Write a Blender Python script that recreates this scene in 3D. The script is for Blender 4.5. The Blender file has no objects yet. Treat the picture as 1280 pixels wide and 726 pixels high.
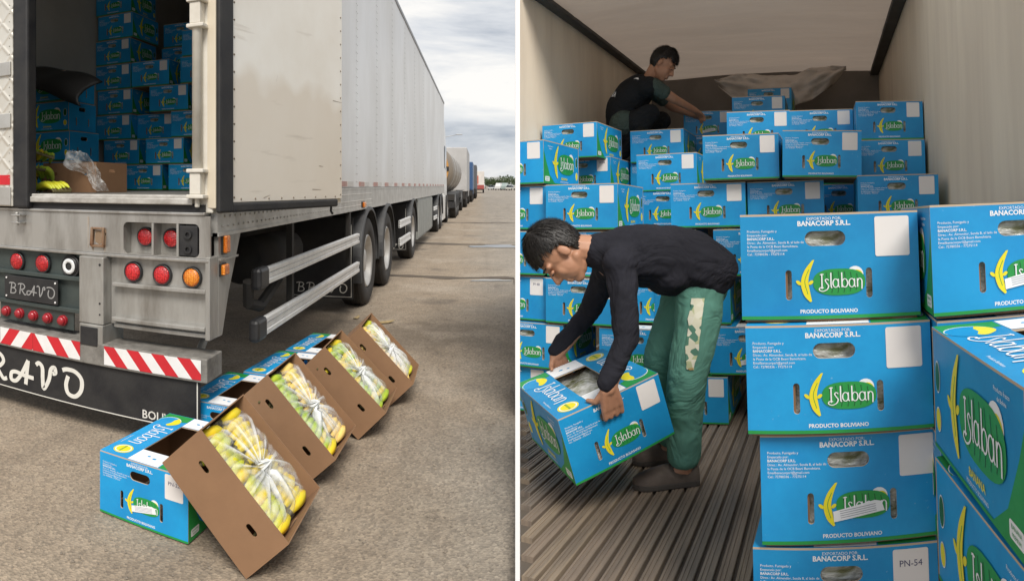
import bpy, bmesh, math, random
from math import sin, cos, pi, radians
from mathutils import Vector, Matrix, noise
from mathutils.geometry import tessellate_polygon
random.seed(11)
sc = bpy.context.scene
col = sc.collection

# ------------------------------------------------------------------ camera
# cylindrical lens: 800 px per radian at 1280 px width, horizon 232 px below the top edge
FPX = 800.0
cd = bpy.data.cameras.new("camera")
cam = bpy.data.objects.new("camera", cd)
col.objects.link(cam)
cd.type = 'PANO'
cd.panorama_type = 'CENTRAL_CYLINDRICAL'
cd.central_cylindrical_range_u_min = -640 / FPX
cd.central_cylindrical_range_u_max = 640 / FPX
cd.central_cylindrical_range_v_min = -(726 - 232) / FPX
cd.central_cylindrical_range_v_max = 232 / FPX
cd.central_cylindrical_radius = 1.0
cd.lens = 22
cd.clip_start = 0.02
cd.clip_end = 6000
cam.location = (0, 0, 1.36)
cam.rotation_euler = (radians(90), 0, -(640 - 603) / FPX)
sc.camera = cam

# ------------------------------------------------------------------ sky and sun
SUN_EL, SUN_AZ = radians(50), math.atan2(.25, -.97)     # azimuth measured from +Y towards +X
w = bpy.data.worlds.new("World")
sc.world = w
w.use_nodes = True
nt = w.node_tree
nt.nodes.clear()
def wn(t, **k):
    n = nt.nodes.new(t)
    for a, b in k.items():
        setattr(n, a, b)
    return n
out = wn('ShaderNodeOutputWorld'); bg = wn('ShaderNodeBackground')
sky = wn('ShaderNodeTexSky'); sky.sky_type = 'NISHITA'; sky.sun_disc = False
sky.sun_elevation = SUN_EL; sky.sun_rotation = SUN_AZ; sky.dust_density = 2.0
tc = wn('ShaderNodeTexCoord'); mp = wn('ShaderNodeMapping'); mp.inputs['Scale'].default_value = (1, 1, 3.2)
n1 = wn('ShaderNodeTexNoise'); n1.inputs['Scale'].default_value = 3.1; n1.inputs['Detail'].default_value = 8; n1.inputs['Roughness'].default_value = .58; n1.inputs['Distortion'].default_value = .35
rp = wn('ShaderNodeValToRGB')
rp.color_ramp.elements[0].position = .36; rp.color_ramp.elements[0].color = (4.3, 4.8, 5.6, 1)
rp.color_ramp.elements[1].position = .62; rp.color_ramp.elements[1].color = (11.2, 10.9, 10.4, 1)
e = rp.color_ramp.elements.new(.5); e.color = (8.2, 8.4, 8.7, 1)
mx = wn('ShaderNodeMix'); mx.data_type = 'RGBA'; mx.inputs[0].default_value = .9
L = nt.links.new
L(tc.outputs['Generated'], mp.inputs['Vector']); L(mp.outputs[0], n1.inputs['Vector']); L(n1.outputs['Fac'], rp.inputs[0])
L(sky.outputs[0], mx.inputs[6]); L(rp.outputs[0], mx.inputs[7]); L(mx.outputs[2], bg.inputs['Color']); L(bg.outputs[0], out.inputs[0])
bg.inputs['Strength'].default_value = .066
sd = bpy.data.lights.new("sun", 'SUN'); sd.energy = 2.6; sd.angle = radians(24); sd.color = (1, .95, .88)
so = bpy.data.objects.new("sun", sd); col.objects.link(so)
tosun = Vector((sin(SUN_AZ) * cos(SUN_EL), cos(SUN_AZ) * cos(SUN_EL), sin(SUN_EL)))
so.rotation_euler = tosun.to_track_quat('Z', 'Y').to_euler()
so.location = tosun * 40
sc.view_settings.view_transform = 'Standard'
sc.view_settings.look = 'None'
sc.view_settings.exposure = 0.55
sc.view_settings.gamma = 1
sc.view_settings.use_curve_mapping = False
sc.render.engine = 'CYCLES'
sc.cycles.max_bounces = 8
sc.cycles.transparent_max_bounces = 12
sc.cycles.use_denoising = True

# ------------------------------------------------------------------ materials
MATS = {}
def mat(name, c, rough=.6, metal=0., var=0., vscale=8., c2=None, bump=0., bscale=60., spec=.5, stretch=None, detail=5., trans=0., coat=0., contrast=(.35, .65)):
    """principled material; var mixes c towards c2 by object-space noise, bump adds fine relief"""
    m = bpy.data.materials.new(name); m.use_nodes = True
    t = m.node_tree; p = t.nodes['Principled BSDF']
    p.inputs['Base Color'].default_value = (*c, 1)
    p.inputs['Roughness'].default_value = rough
    p.inputs['Metallic'].default_value = metal
    p.inputs['Specular IOR Level'].default_value = spec
    if coat: p.inputs['Coat Weight'].default_value = coat; p.inputs['Coat Roughness'].default_value = .15
    co = t.nodes.new('ShaderNodeTexCoord'); src = co.outputs['Object']
    if stretch:
        mpn = t.nodes.new('ShaderNodeMapping'); mpn.inputs['Scale'].default_value = stretch
        t.links.new(src, mpn.inputs['Vector']); src = mpn.outputs[0]
    if var > 0:
        n = t.nodes.new('ShaderNodeTexNoise'); n.inputs['Scale'].default_value = vscale; n.inputs['Detail'].default_value = detail; n.inputs['Roughness'].default_value = .62
        t.links.new(src, n.inputs['Vector'])
        r = t.nodes.new('ShaderNodeValToRGB'); r.color_ramp.elements[0].position = contrast[0]; r.color_ramp.elements[1].position = contrast[1]
        cc = c2 if c2 else tuple(x * .55 for x in c)
        r.color_ramp.elements[0].color = (*[a + (b - a) * var for a, b in zip(c, cc)], 1)
        r.color_ramp.elements[1].color = (*c, 1)
        t.links.new(n.outputs['Fac'], r.inputs[0]); t.links.new(r.outputs[0], p.inputs['Base Color'])
        if rough < .9:
            mr = t.nodes.new('ShaderNodeMapRange'); mr.inputs[3].default_value = min(1, rough + .18); mr.inputs[4].default_value = max(0.02, rough - .08)
            t.links.new(n.outputs['Fac'], mr.inputs[0]); t.links.new(mr.outputs[0], p.inputs['Roughness'])
    if bump > 0:
        n2 = t.nodes.new('ShaderNodeTexNoise'); n2.inputs['Scale'].default_value = bscale; n2.inputs['Detail'].default_value = 4
        t.links.new(src, n2.inputs['Vector'])
        b = t.nodes.new('ShaderNodeBump'); b.inputs['Strength'].default_value = bump; b.inputs['Distance'].default_value = .01
        t.links.new(n2.outputs['Fac'], b.inputs['Height']); t.links.new(b.outputs[0], p.inputs['Normal'])
    if trans: p.inputs['Transmission Weight'].default_value = trans
    MATS[name] = m
    return m

blue = mat('carton_blue', (.010, .32, .66), .45, bump=.22, bscale=7)
def wear(m, base, dark, pale):
    # uneven ink, rubbed spots and scratches, different on every box
    t = m.node_tree; N = t.nodes.new; K = t.links.new; p = t.nodes['Principled BSDF']
    oi = N('ShaderNodeObjectInfo'); co = N('ShaderNodeTexCoord'); ad = N('ShaderNodeVectorMath'); ml = N('ShaderNodeMath'); ml.operation = 'MULTIPLY'; ml.inputs[1].default_value = 57
    K(oi.outputs['Random'], ml.inputs[0]); K(co.outputs['Object'], ad.inputs[0]); K(ml.outputs[0], ad.inputs[1])
    def nz(sc_, d, st=None):
        n = N('ShaderNodeTexNoise'); n.inputs['Scale'].default_value = sc_; n.inputs['Detail'].default_value = d; n.inputs['Roughness'].default_value = .65
        v = ad.outputs[0]
        if st: q = N('ShaderNodeMapping'); q.inputs['Scale'].default_value = st; q.inputs['Rotation'].default_value = (.3, .5, .2); K(v, q.inputs['Vector']); v = q.outputs[0]
        K(v, n.inputs['Vector']); return n.outputs['Fac']
    def rmp(f, a, b, pa, pb):
        r = N('ShaderNodeValToRGB'); r.color_ramp.elements[0].position = pa; r.color_ramp.elements[1].position = pb; r.color_ramp.elements[0].color = (*a, 1); r.color_ramp.elements[1].color = (*b, 1); K(f, r.inputs[0]); return r.outputs[0]
    c = rmp(nz(4.5, 5), dark, base, .32, .62)
    for f, lo, hi, amt in ((nz(70, 3), .70, .78, .55), (nz(9, 6, (1, 14, 3)), .70, .80, .35)):
        k = rmp(f, (0, 0, 0), (amt, amt, amt), lo, hi); x = N('ShaderNodeMix'); x.data_type = 'RGBA'; K(k, x.inputs[0]); K(c, x.inputs[6]); x.inputs[7].default_value = (*pale, 1); c = x.outputs[2]
    hs = N('ShaderNodeHueSaturation'); mr = N('ShaderNodeMapRange'); mr.inputs[3].default_value = .86; mr.inputs[4].default_value = 1.08; K(oi.outputs['Random'], mr.inputs[0]); K(mr.outputs[0], hs.inputs['Value']); K(c, hs.inputs['Color'])
    K(hs.outputs[0], p.inputs['Base Color'])
wear(blue, (.010, .32, .66), (.007, .25, .56), (.30, .52, .68))
green = mat('print_green', (.02, .30, .06), .45, var=.2, vscale=20)
dgreen = mat('print_dark_green', (.008, .12, .03), .5)
yellow = mat('print_yellow', (.80, .70, .02), .5, var=.15, vscale=30)
pwhite = mat('print_white', (.82, .83, .84), .55)
pinkw = mat('sticker_paper', (.80, .76, .73), .6, var=.1, vscale=6)
ink = mat('pen_ink', (.06, .06, .14), .6)
kraft = mat('kraft_board', (.27, .150, .078), .75, var=.3, vscale=4, bump=.06, bscale=30, stretch=(1, 1, 1))
kraftedge = mat('cut_board_edge', (.52, .40, .28), .8)
navy = mat('print_navy', (.008, .05, .16), .5)
liner = mat('liner_film', (.60, .61, .59), .14, var=.92, vscale=17, c2=(.13, .14, .05), bump=1.0, bscale=34, stretch=(1, 1, 2.2), contrast=(.34, .66), detail=2)
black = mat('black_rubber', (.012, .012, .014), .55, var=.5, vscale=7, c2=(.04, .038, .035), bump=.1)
blackp = mat('black_plastic', (.016, .016, .018), .4, var=.4, vscale=9, c2=(.05, .048, .045))
def cloth(name, c, c2, sc_=7., k=.7, fine=.25):
    # woven cloth with creases that run with the limb
    m = mat(name, c, .88, var=.6, vscale=5, c2=c2, spec=.2); t = m.node_tree; N = t.nodes.new; K = t.links.new; p = t.nodes['Principled BSDF']
    co = N('ShaderNodeTexCoord'); n = N('ShaderNodeTexNoise'); n.inputs['Scale'].default_value = sc_; n.inputs['Detail'].default_value = 3; n.inputs['Distortion'].default_value = 1.6
    a = N('ShaderNodeMath'); a.operation = 'MULTIPLY_ADD'; a.inputs[1].default_value = 2; a.inputs[2].default_value = -1
    b = N('ShaderNodeMath'); b.operation = 'ABSOLUTE'; f = N('ShaderNodeTexNoise'); f.inputs['Scale'].default_value = 240; f.inputs['Detail'].default_value = 2
    d = N('ShaderNodeMath'); d.operation = 'MULTIPLY_ADD'; d.inputs[1].default_value = fine * .12
    K(co.outputs['Object'], n.inputs['Vector']); K(n.outputs['Fac'], a.inputs[0]); K(a.outputs[0], b.inputs[0]); K(co.outputs['Object'], f.inputs['Vector']); K(f.outputs['Fac'], d.inputs[0]); K(b.outputs[0], d.inputs[2])
    u = N('ShaderNodeBump'); u.inputs['Strength'].default_value = k; u.inputs['Distance'].default_value = .03; K(d.outputs[0], u.inputs['Height']); K(u.outputs[0], p.inputs['Normal'])
    return m
under = mat('underbody_black', (.02, .019, .018), .8, var=.5, vscale=4, c2=(.06, .05, .04))

# ------------------------------------------------------------------ mesh builder
ID = Matrix.Identity(4)
WM = {}
class MB:
    def __init__(s): s.v = []; s.f = []; s.m = []
    def add(s, vs, fs, m=0, M=None):
        o = len(s.v)
        s.v += [tuple(M @ Vector(v)) if M is not None else tuple(v) for v in vs]
        s.f += [tuple(i + o for i in f) for f in fs]
        s.m += [m] * len(fs)
        return s
    def box(s, x0, x1, y0, y1, z0, z1, m=0, M=None):
        return s.add([(x0, y0, z0), (x1, y0, z0), (x1, y1, z0), (x0, y1, z0), (x0, y0, z1), (x1, y0, z1), (x1, y1, z1), (x0, y1, z1)],
                     [(0, 3, 2, 1), (4, 5, 6, 7), (0, 1, 5, 4), (1, 2, 6, 5), (2, 3, 7, 6), (3, 0, 4, 7)], m, M)
    def tube(s, pts, r, n=8, m=0, M=None, caps=True, flat=1.0, side=None):
        pts = [Vector(p) for p in pts]; k = len(pts)
        rr = r if isinstance(r, (list, tuple)) else [r] * k
        vs = []; fs = []; prev = None
        for i, p in enumerate(pts):
            d = (pts[min(i + 1, k - 1)] - pts[max(i - 1, 0)]).normalized()
            if prev is None:
                a = Vector(side) if side is not None else (Vector((0, 0, 1)) if abs(d.z) < .9 else Vector((1, 0, 0)))
            else: a = prev
            u = (a - d * a.dot(d)).normalized(); prev = u; vv = d.cross(u)
            for j in range(n):
                t = 2 * pi * j / n
                vs.append(p + (u * cos(t) * flat + vv * sin(t)) * rr[i])
        for i in range(k - 1):
            for j in range(n):
                fs.append((i * n + j, i * n + (j + 1) % n, (i + 1) * n + (j + 1) % n, (i + 1) * n + j))
        if caps: fs += [tuple(range(n))[::-1], tuple((k - 1) * n + j for j in range(n))]
        return s.add(vs, fs, m, M)
    def cyl(s, a, b, r, n=16, m=0, M=None, r2=None):
        return s.tube([a, b], [r, r if r2 is None else r2], n, m, M)
    def lathe(s, prof, n=24, m=0, M=None, caps=True):
        """profile (r, h) turned about local Z"""
        vs = []; fs = []; k = len(prof)
        for (r, h) in prof:
            for j in range(n): vs.append((r * cos(2 * pi * j / n), r * sin(2 * pi * j / n), h))
        for i in range(k - 1):
            for j in range(n): fs.append((i * n + j, i * n + (j + 1) % n, (i + 1) * n + (j + 1) % n, (i + 1) * n + j))
        if caps:
            if prof[0][0] > 1e-4: fs.append(tuple(range(n))[::-1])
            if prof[-1][0] > 1e-4: fs.append(tuple((k - 1) * n + j for j in range(n)))
        return s.add(vs, fs, m, M)
    def flat(s, poly, z, m=0, M=None, holes=()):
        """a flat printed shape in the local XY plane at height z"""
        if not holes:
            k = len(poly); sg = [(poly[(i + 1) % k][0] - poly[i][0]) * (poly[(i + 2) % k][1] - poly[(i + 1) % k][1]) - (poly[(i + 1) % k][1] - poly[i][1]) * (poly[(i + 2) % k][0] - poly[(i + 1) % k][0]) for i in range(k)]
            if min(sg) > -1e-12 or max(sg) < 1e-12: return s.add([(x, y, z) for x, y in poly], [tuple(range(k))], m, M)
        loops = [[Vector((x, y, 0)) for x, y in poly]] + [[Vector((x, y, 0)) for x, y in h] for h in holes]
        tri = tessellate_polygon(loops); vs = [(p.x, p.y, z) for l in loops for p in l]
        return s.add(vs, [tuple(t) for t in tri], m, M)
    def plate(s, poly, z0, z1, m=0, M=None, holes=(), edge=None, back=None):
        """a panel with real holes: two faces and the cut edges"""
        s.flat(poly, z0, m if back is None else back, M, holes); s.flat(poly, z1, m, M, holes)
        for l in [poly] + list(holes):
            k = len(l); vs = [(x, y, z0) for x, y in l] + [(x, y, z1) for x, y in l]
            s.add(vs, [(i, (i + 1) % k, k + (i + 1) % k, k + i) for i in range(k)], m if edge is None else edge, M)
        return s
    def mesh(s, name, mats, smooth=False, M=None, recalc=True):
        me = bpy.data.meshes.new(name)
        vs = [tuple(M @ Vector(v)) for v in s.v] if M is not None else s.v
        me.from_pydata(vs, [], s.f)
        for m in (mats if isinstance(mats, (list, tuple)) else [mats]): me.materials.append(m)
        me.polygons.foreach_set('material_index', s.m)
        if recalc:
            bm = bmesh.new(); bm.from_mesh(me); bmesh.ops.remove_doubles(bm, verts=bm.verts, dist=1e-6)
            bmesh.ops.recalc_face_normals(bm, faces=bm.faces); bm.to_mesh(me); bm.free()
        if smooth: me.polygons.foreach_set('use_smooth', [True] * len(me.polygons))
        me.update()
        return me
    def build(s, name, mats, parent=None, smooth=False, bevel=0, local=False, kind=None, angle=None, recalc=True):
        """one mesh object; coordinates are world unless local"""
        M = None
        if parent is not None and not local: M = WM[parent.name].inverted()
        me = s.mesh(name, mats, smooth, M, recalc)
        return mk(name, me, parent, bevel, kind, angle)
def mk(name, me, parent=None, bevel=0, kind=None, angle=None):
    o = bpy.data.objects.new(name, me); col.objects.link(o)
    if parent is not None: o.parent = parent; WM[o.name] = WM[parent.name]
    else: WM[o.name] = ID
    if bevel:
        b = o.modifiers.new('bevel', 'BEVEL'); b.width = bevel; b.segments = 2; b.limit_method = 'ANGLE'; b.angle_limit = radians(40)
    if kind: o['kind'] = kind
    return o
def tag(o, label, cat, group=None):
    o['label'] = label; o['category'] = cat
    if group: o['group'] = group
    return o
def thing(name, label, cat, M=ID, group=None):
    o = bpy.data.objects.new(name, None); col.objects.link(o)
    o.empty_display_size = .1
    o.matrix_world = M; WM[o.name] = M.copy()
    return tag(o, label, cat, group)
def T(x, y, z): return Matrix.Translation((x, y, z))
def RZ(a): return Matrix.Rotation(a, 4, 'Z')
def RX(a): return Matrix.Rotation(a, 4, 'X')
def RY(a): return Matrix.Rotation(a, 4, 'Y')
def frame(o, x, y, z):
    M = Matrix.Identity(4)
    for i, a in enumerate((x, y, z)):
        for j in range(3): M[j][i] = a[j]
    for j in range(3): M[j][3] = o[j]
    return M
def copy_tree(o, parent=None, M=None):
    c = o.copy(); col.objects.link(c); c.parent = parent
    if parent is None: c.matrix_world = M; WM[c.name] = M.copy()
    else: WM[c.name] = WM[parent.name]
    for ch in o.children: copy_tree(ch, c)
    return c
# ---- lettering
def smoothpts(p, n=5):
    if len(p) < 3: return p
    o = []
    for i in range(len(p) - 1):
        a = p[max(i - 1, 0)]; b = p[i]; c = p[i + 1]; d = p[min(i + 2, len(p) - 1)]
        for k in range(n):
            t = k / n
            o.append(tuple(.5 * (2 * b[j] + (c[j] - a[j]) * t + (2 * a[j] - 5 * b[j] + 4 * c[j] - d[j]) * t * t + (3 * b[j] - a[j] - 3 * c[j] + d[j]) * t ** 3) for j in range(2)))
    return o + [p[-1]]
def ribbon(mb, pts, wd, z, m=0, M=None, pen=0.0):
    """a pen stroke of width wd; pen > 0 makes horizontals thinner"""
    k = len(pts); vs = []
    for i, p in enumerate(pts):
        a = pts[max(i - 1, 0)]; b = pts[min(i + 1, k - 1)]
        dx, dy = b[0] - a[0], b[1] - a[1]; l = math.hypot(dx, dy) or 1; dx /= l; dy /= l
        h = wd / 2 * (1 - pen * abs(dx))
        vs += [(p[0] - dy * h, p[1] + dx * h, z), (p[0] + dy * h, p[1] - dx * h, z)]
    mb.add(vs, [(2 * i, 2 * i + 1, 2 * i + 3, 2 * i + 2) for i in range(k - 1)], m, M)
def ell(cx, cy, rx, ry, n=20, a0=0, a1=2 * pi, rot=0):
    o = []
    for i in range(n):
        t = a0 + (a1 - a0) * i / (n if abs(a1 - a0 - 2 * pi) < 1e-6 else n - 1)
        x, y = rx * cos(t), ry * sin(t)
        o.append((cx + x * cos(rot) - y * sin(rot), cy + x * sin(rot) + y * cos(rot)))
    return o
def bowl(cx, cy=.5, rx=.33, ry=.5): e_ = ell(cx, cy, rx, ry, 14); return e_ + [e_[0]]
ISL = [([(-.02, 1.52), (.2, 1.6), (.42, 1.56)], 0), ([(.2, 1.58), (.2, .02)], 0), ([(0, 0), (.4, 0)], 0),
       ([(1.0, .86), (.78, 1.02), (.6, .84), (.78, .52), (.98, .2), (.8, -.2), (.3, -.42), (-.12, -.25), (.0, .02), (.25, -.12)], 1),
       ([(1.28, 1.75), (1.28, .15), (1.42, .0)], 1), (bowl(1.82), 0), ([(2.14, 1.0), (2.14, .15), (2.28, .0)], 0),
       ([(2.56, 1.75), (2.56, .0)], 0), (bowl(2.9), 0), (bowl(3.72), 0), ([(4.04, 1.0), (4.04, .15), (4.18, .0)], 0),
       ([(4.4, 1.0), (4.4, .0)], 0), ([(4.4, .68), (4.62, 1.0), (4.9, .8), (4.92, .2), (4.9, -.25)], 1)]
def islaban(mb, x, y, s, z, m, M=None, wd=.17):
    for i, (p, sm) in enumerate(ISL):
        q = smoothpts(p, 4) if sm else p
        ribbon(mb, [(x + a * s, y + b * s) for a, b in q], wd * s, z + .00006 * i, m, M, .35)
BRV = {'B': [[(-.05, .92), (.1, 1.0), (.6, 1.0), (.78, .78), (.55, .54), (.3, .52)], [(.3, .52), (.65, .5), (.84, .25), (.6, .02), (.1, .0)], [(.3, .97), (.16, .02)]],
       'R': [[(-.08, .9), (.1, 1.0), (.6, 1.0), (.8, .75), (.58, .5), (.38, .48), (.6, .2), (.8, .0), (1.0, .06)], [(.3, .97), (.16, .0)]],
       'A': [[(.85, 1.0), (.72, .0)], [(.85, 1.0), (.5, .4), (.2, .06), (-.06, .06), (-.09, .25)], [(-.09, .22), (-.04, .36), (.2, .42), (.6, .36), (1.15, .33)]],
       'V': [[(-.05, .9), (.1, 1.0), (.28, .85), (.3, .4), (.36, .02), (.62, .42), (.72, .85), (.9, .95), (.95, .75), (.8, .7)]],
       'O': [[(-.02, .93), (.2, 1.0), (.6, .97), (.9, .72), (.88, .3), (.6, .02), (.26, .08), (.16, .4), (.26, .75)]]}
def bravo(mb, x, y, s, z, m, M=None, word='BRAVO', step=1.18, wd=.17):
    for i, ch in enumerate(word):
        for j, p in enumerate(BRV[ch]):
            ribbon(mb, [(x + (i * step + a) * s, y + b * s) for a, b in smoothpts(p, 5)], wd * s, z + .0004 * j, m, M, .15)
TXT = {}
def text(mb, s, x, y, size, z, m=0, M=None, align='CENTER', bold=0.0):
    key = (s, align, bold)
    if key not in TXT:
        c = bpy.data.curves.new('t', 'FONT'); c.body = s; c.size = 1; c.align_x = align; c.resolution_u = 2; c.offset = bold
        o = bpy.data.objects.new('t', c); me = bpy.data.meshes.new_from_object(o)
        TXT[key] = ([tuple(v.co) for v in me.vertices], [tuple(p.vertices) for p in me.polygons])
        bpy.data.objects.remove(o); bpy.data.curves.remove(c); bpy.data.meshes.remove(me)
    vs, fs = TXT[key]
    mb.add([(x + v[0] * size, y + v[1] * size, z) for v in vs], fs, m, M)
def stadium(cx, cy, lx, ly, n=8):
    """rounded slot"""
    r = min(lx, ly) / 2; o = []
    if lx >= ly:
        h = lx / 2 - r
        for i in range(n + 1): t = -pi / 2 + pi * i / n; o.append((cx + h + r * cos(t), cy + r * sin(t)))
        for i in range(n + 1): t = pi / 2 + pi * i / n; o.append((cx - h + r * cos(t), cy + r * sin(t)))
    else:
        h = ly / 2 - r
        for i in range(n + 1): t = pi * i / n; o.append((cx + r * cos(t), cy + h + r * sin(t)))
        for i in range(n + 1): t = pi + pi * i / n; o.append((cx + r * cos(t), cy - h + r * sin(t)))
    return o
def rrect(x0, x1, y0, y1, r, n=4):
    o = []
    for cx, cy, a in ((x1 - r, y1 - r, 0), (x0 + r, y1 - r, pi / 2), (x0 + r, y0 + r, pi), (x1 - r, y0 + r, 1.5 * pi)):
        for i in range(n + 1): t = a + pi / 2 * i / n; o.append((cx + r * cos(t), cy + r * sin(t)))
    return o
# the right-hand place: a trailer standing on falling ground, turned 31 degrees to the lorry
RF = T(0, 0, 1.36) @ RZ(-(1033 - 603) / FPX) @ RX(-math.atan(38 / FPX)) @ RY(-.029)
# ================================================================== THE SETTING
AZL = (647 - 603) / FPX                       # bearing of the dividing panel
def ground_material():
    m = bpy.data.materials.new('yard_ground'); m.use_nodes = True
    t = m.node_tree; p = t.nodes['Principled BSDF']; N = t.nodes.new; K = t.links.new
    co = N('ShaderNodeTexCoord')
    def nz(scale, detail, rough=.6, vec=None):
        n = N('ShaderNodeTexNoise'); n.inputs['Scale'].default_value = scale; n.inputs['Detail'].default_value = detail; n.inputs['Roughness'].default_value = rough
        K(vec or co.outputs['Object'], n.inputs['Vector']); return n.outputs['Fac']
    def ramp(f, a, b, pa, pb):
        r = N('ShaderNodeValToRGB'); r.color_ramp.elements[0].position = pa; r.color_ramp.elements[1].position = pb
        r.color_ramp.elements[0].color = (*a, 1); r.color_ramp.elements[1].color = (*b, 1); K(f, r.inputs[0]); return r.outputs[0]
    def mixc(f, a, b):
        x = N('ShaderNodeMix'); x.data_type = 'RGBA'
        if isinstance(f, float): x.inputs[0].default_value = f
        else: K(f, x.inputs[0])
        K(a, x.inputs[6]); K(b, x.inputs[7]); return x.outputs[2]
    def mth(op, a, b):
        x = N('ShaderNodeMath'); x.operation = op
        for i, q in enumerate((a, b)):
            if isinstance(q, (int, float)): x.inputs[i].default_value = q
            else: K(q, x.inputs[i])
        return x.outputs[0]
    sep = N('ShaderNodeSeparateXYZ'); K(co.outputs['Object'], sep.inputs[0])
    big = nz(.55, 6); mid = nz(4.5, 6, .7); fine = nz(42, 3, .7)
    soil = ramp(mid, (.25, .198, .145), (.35, .288, .216), .25, .75)
    grey = ramp(mid, (.225, .198, .165), (.31, .278, .235), .25, .75)
    # worn asphalt shows to the right of the parking strip, with a ragged border
    edge = mth('ADD', sep.outputs['X'], mth('MULTIPLY', mth('SUBTRACT', big, .5), 1.6))
    er = N('ShaderNodeMapRange'); er.interpolation_type = 'SMOOTHSTEP'; er.inputs[1].default_value = -.7; er.inputs[2].default_value = .5; K(edge, er.inputs[0])
    base = mixc(er.outputs[0], soil, grey)
    # oil and damp stains
    st = ramp(nz(.9, 5, .65), (0, 0, 0), (1, 1, 1), .58, .70)
    dark = N('ShaderNodeRGB'); dark.outputs[0].default_value = (.085, .068, .052, 1)
    base = mixc(mth('MULTIPLY', st, .68), base, dark.outputs[0])
    # damp band left where water ran out from under the lorry
    wy = mth('ABSOLUTE', mth('ADD', mth('SUBTRACT', sep.outputs['Y'], 5.75), mth('MULTIPLY', mth('SUBTRACT', nz(1.6, 5), .5), 1.5)), 0)
    wb = N('ShaderNodeMapRange'); wb.interpolation_type = 'SMOOTHSTEP'; wb.inputs[1].default_value = .75; wb.inputs[2].default_value = .35; K(wy, wb.inputs[0])
    wx = N('ShaderNodeMapRange'); wx.interpolation_type = 'SMOOTHSTEP'; wx.inputs[1].default_value = 1.3; wx.inputs[2].default_value = -.4; K(mth('ADD', sep.outputs['X'], mth('MULTIPLY', mth('SUBTRACT', big, .5), 1.2)), wx.inputs[0])
    base = mixc(mth('MULTIPLY', mth('MULTIPLY', wb.outputs[0], wx.outputs[0]), .42), base, dark.outputs[0])
    # tyre-worn streaks along the road
    mpn = N('ShaderNodeMapping'); mpn.inputs['Scale'].default_value = (2.2, .12, 1); K(co.outputs['Object'], mpn.inputs['Vector'])
    stk = ramp(nz(1.0, 6, .6, mpn.outputs[0]), (0, 0, 0), (1, 1, 1), .52, .72)
    base = mixc(mth('MULTIPLY', stk, .30), base, dark.outputs[0])
    pal = N('ShaderNodeRGB'); pal.outputs[0].default_value = (.40, .345, .28, 1)
    base = mixc(mth('MULTIPLY', ramp(nz(.8, 7, .7), (0, 0, 0), (1, 1, 1), .50, .66), .6), base, pal.outputs[0])
    # stone chips
    vo = N('ShaderNodeTexVoronoi'); vo.inputs['Scale'].default_value = 85; K(co.outputs['Object'], vo.inputs['Vector'])
    chip = ramp(vo.outputs['Color'], (.55, .55, .55), (1.35, 1.32, 1.28), .2, .9)
    x = N('ShaderNodeMix'); x.data_type = 'RGBA'; x.blend_type = 'MULTIPLY'; x.inputs[0].default_value = .6; K(base, x.inputs[6]); K(chip, x.inputs[7])
    K(x.outputs[2], p.inputs['Base Color'])
    rr = N('ShaderNodeMapRange'); rr.inputs[3].default_value = .95; rr.inputs[4].default_value = .62; K(st, rr.inputs[0]); K(rr.outputs[0], p.inputs['Roughness'])
    h = mth('ADD', mth('MULTIPLY', vo.outputs['Distance'], .6), mth('ADD', mth('MULTIPLY', mid, 1.2), mth('MULTIPLY', fine, .5)))
    b = N('ShaderNodeBump'); b.inputs['Strength'].default_value = .55; b.inputs['Distance'].default_value = .012; K(h, b.inputs['Height']); K(b.outputs[0], p.inputs['Normal'])
    return m
gm = ground_material()
def grid_steps(a, b):
    o = [a]
    while o[-1] < b:
        x = o[-1]; o.append(x + max(.25, abs(x) * .18))
    return o
def ground_z(x, y):
    s = x * cos(AZL) - y * sin(AZL)
    t = min(1, max(0, (s - .04) / .5)); t = t * t * (3 - 2 * t)
    return -.75 * t
mb = MB()
xs = [-x for x in grid_steps(.2, 1800)][::-1] + [-.1, 0, .1] + grid_steps(.2, 1800)
ys = [-x for x in grid_steps(.2, 60)][::-1] + grid_steps(0, 4000)
mb.v = [(x, y, ground_z(x, y)) for y in ys for x in xs]
nx = len(xs)
mb.f = [(j * nx + i, j * nx + i + 1, (j + 1) * nx + i + 1, (j + 1) * nx + i) for j in range(len(ys) - 1) for i in range(nx - 1)]
mb.m = [0] * len(mb.f)
mb.build('ground', gm, smooth=True, kind='structure', recalc=False)

# expansion joints filled with tar across the parking strip
tar = mat('tar_joint', (.075, .06, .047), .8, var=.6, vscale=3, c2=(.16, .125, .09))
def joint(ya, yb, wdt, seed):
    rnd = random.Random(seed); m_ = MB(); n = 46; vs = []
    for i in range(n + 1):
        t = i / n; x = -4.2 + 9.5 * t; y = ya + (yb - ya) * t + .05 * sin(i * .9 + seed)
        x = min(x, y * math.tan(AZL) - .05)
        h = wdt * (.55 + .9 * rnd.random())
        vs += [(x, y - h, .005), (x, y + h, .005)]
    m_.add(vs, [(2 * i, 2 * i + 2, 2 * i + 3, 2 * i + 1) for i in range(n)])
    m_.build('road_joint', tar, kind='structure', recalc=False)
joint(9.85, 8.85, .10, 1); joint(15.6, 13.6, .16, 2); joint(24, 22.5, .2, 5)
# shallow puddles by the joints
pud = mat('puddle_water', (.10, .095, .085), .06, spec=.6)
for (cx, cy, rx, ry, sd_) in ((.12, 9.15, .28, .09, 3), (.30, 14.3, .55, .32, 4)):
    m_ = MB(); n = 28
    poly = []
    for i in range(n):
        a = 2 * pi * i / n; k = 1 + .22 * sin(3 * a + sd_) + .1 * sin(7 * a)
        poly.append((cx + rx * k * cos(a), cy + ry * k * sin(a)))
    m_.flat(poly, .009); m_.build('puddle', pud, kind='structure', recalc=False)
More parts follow.
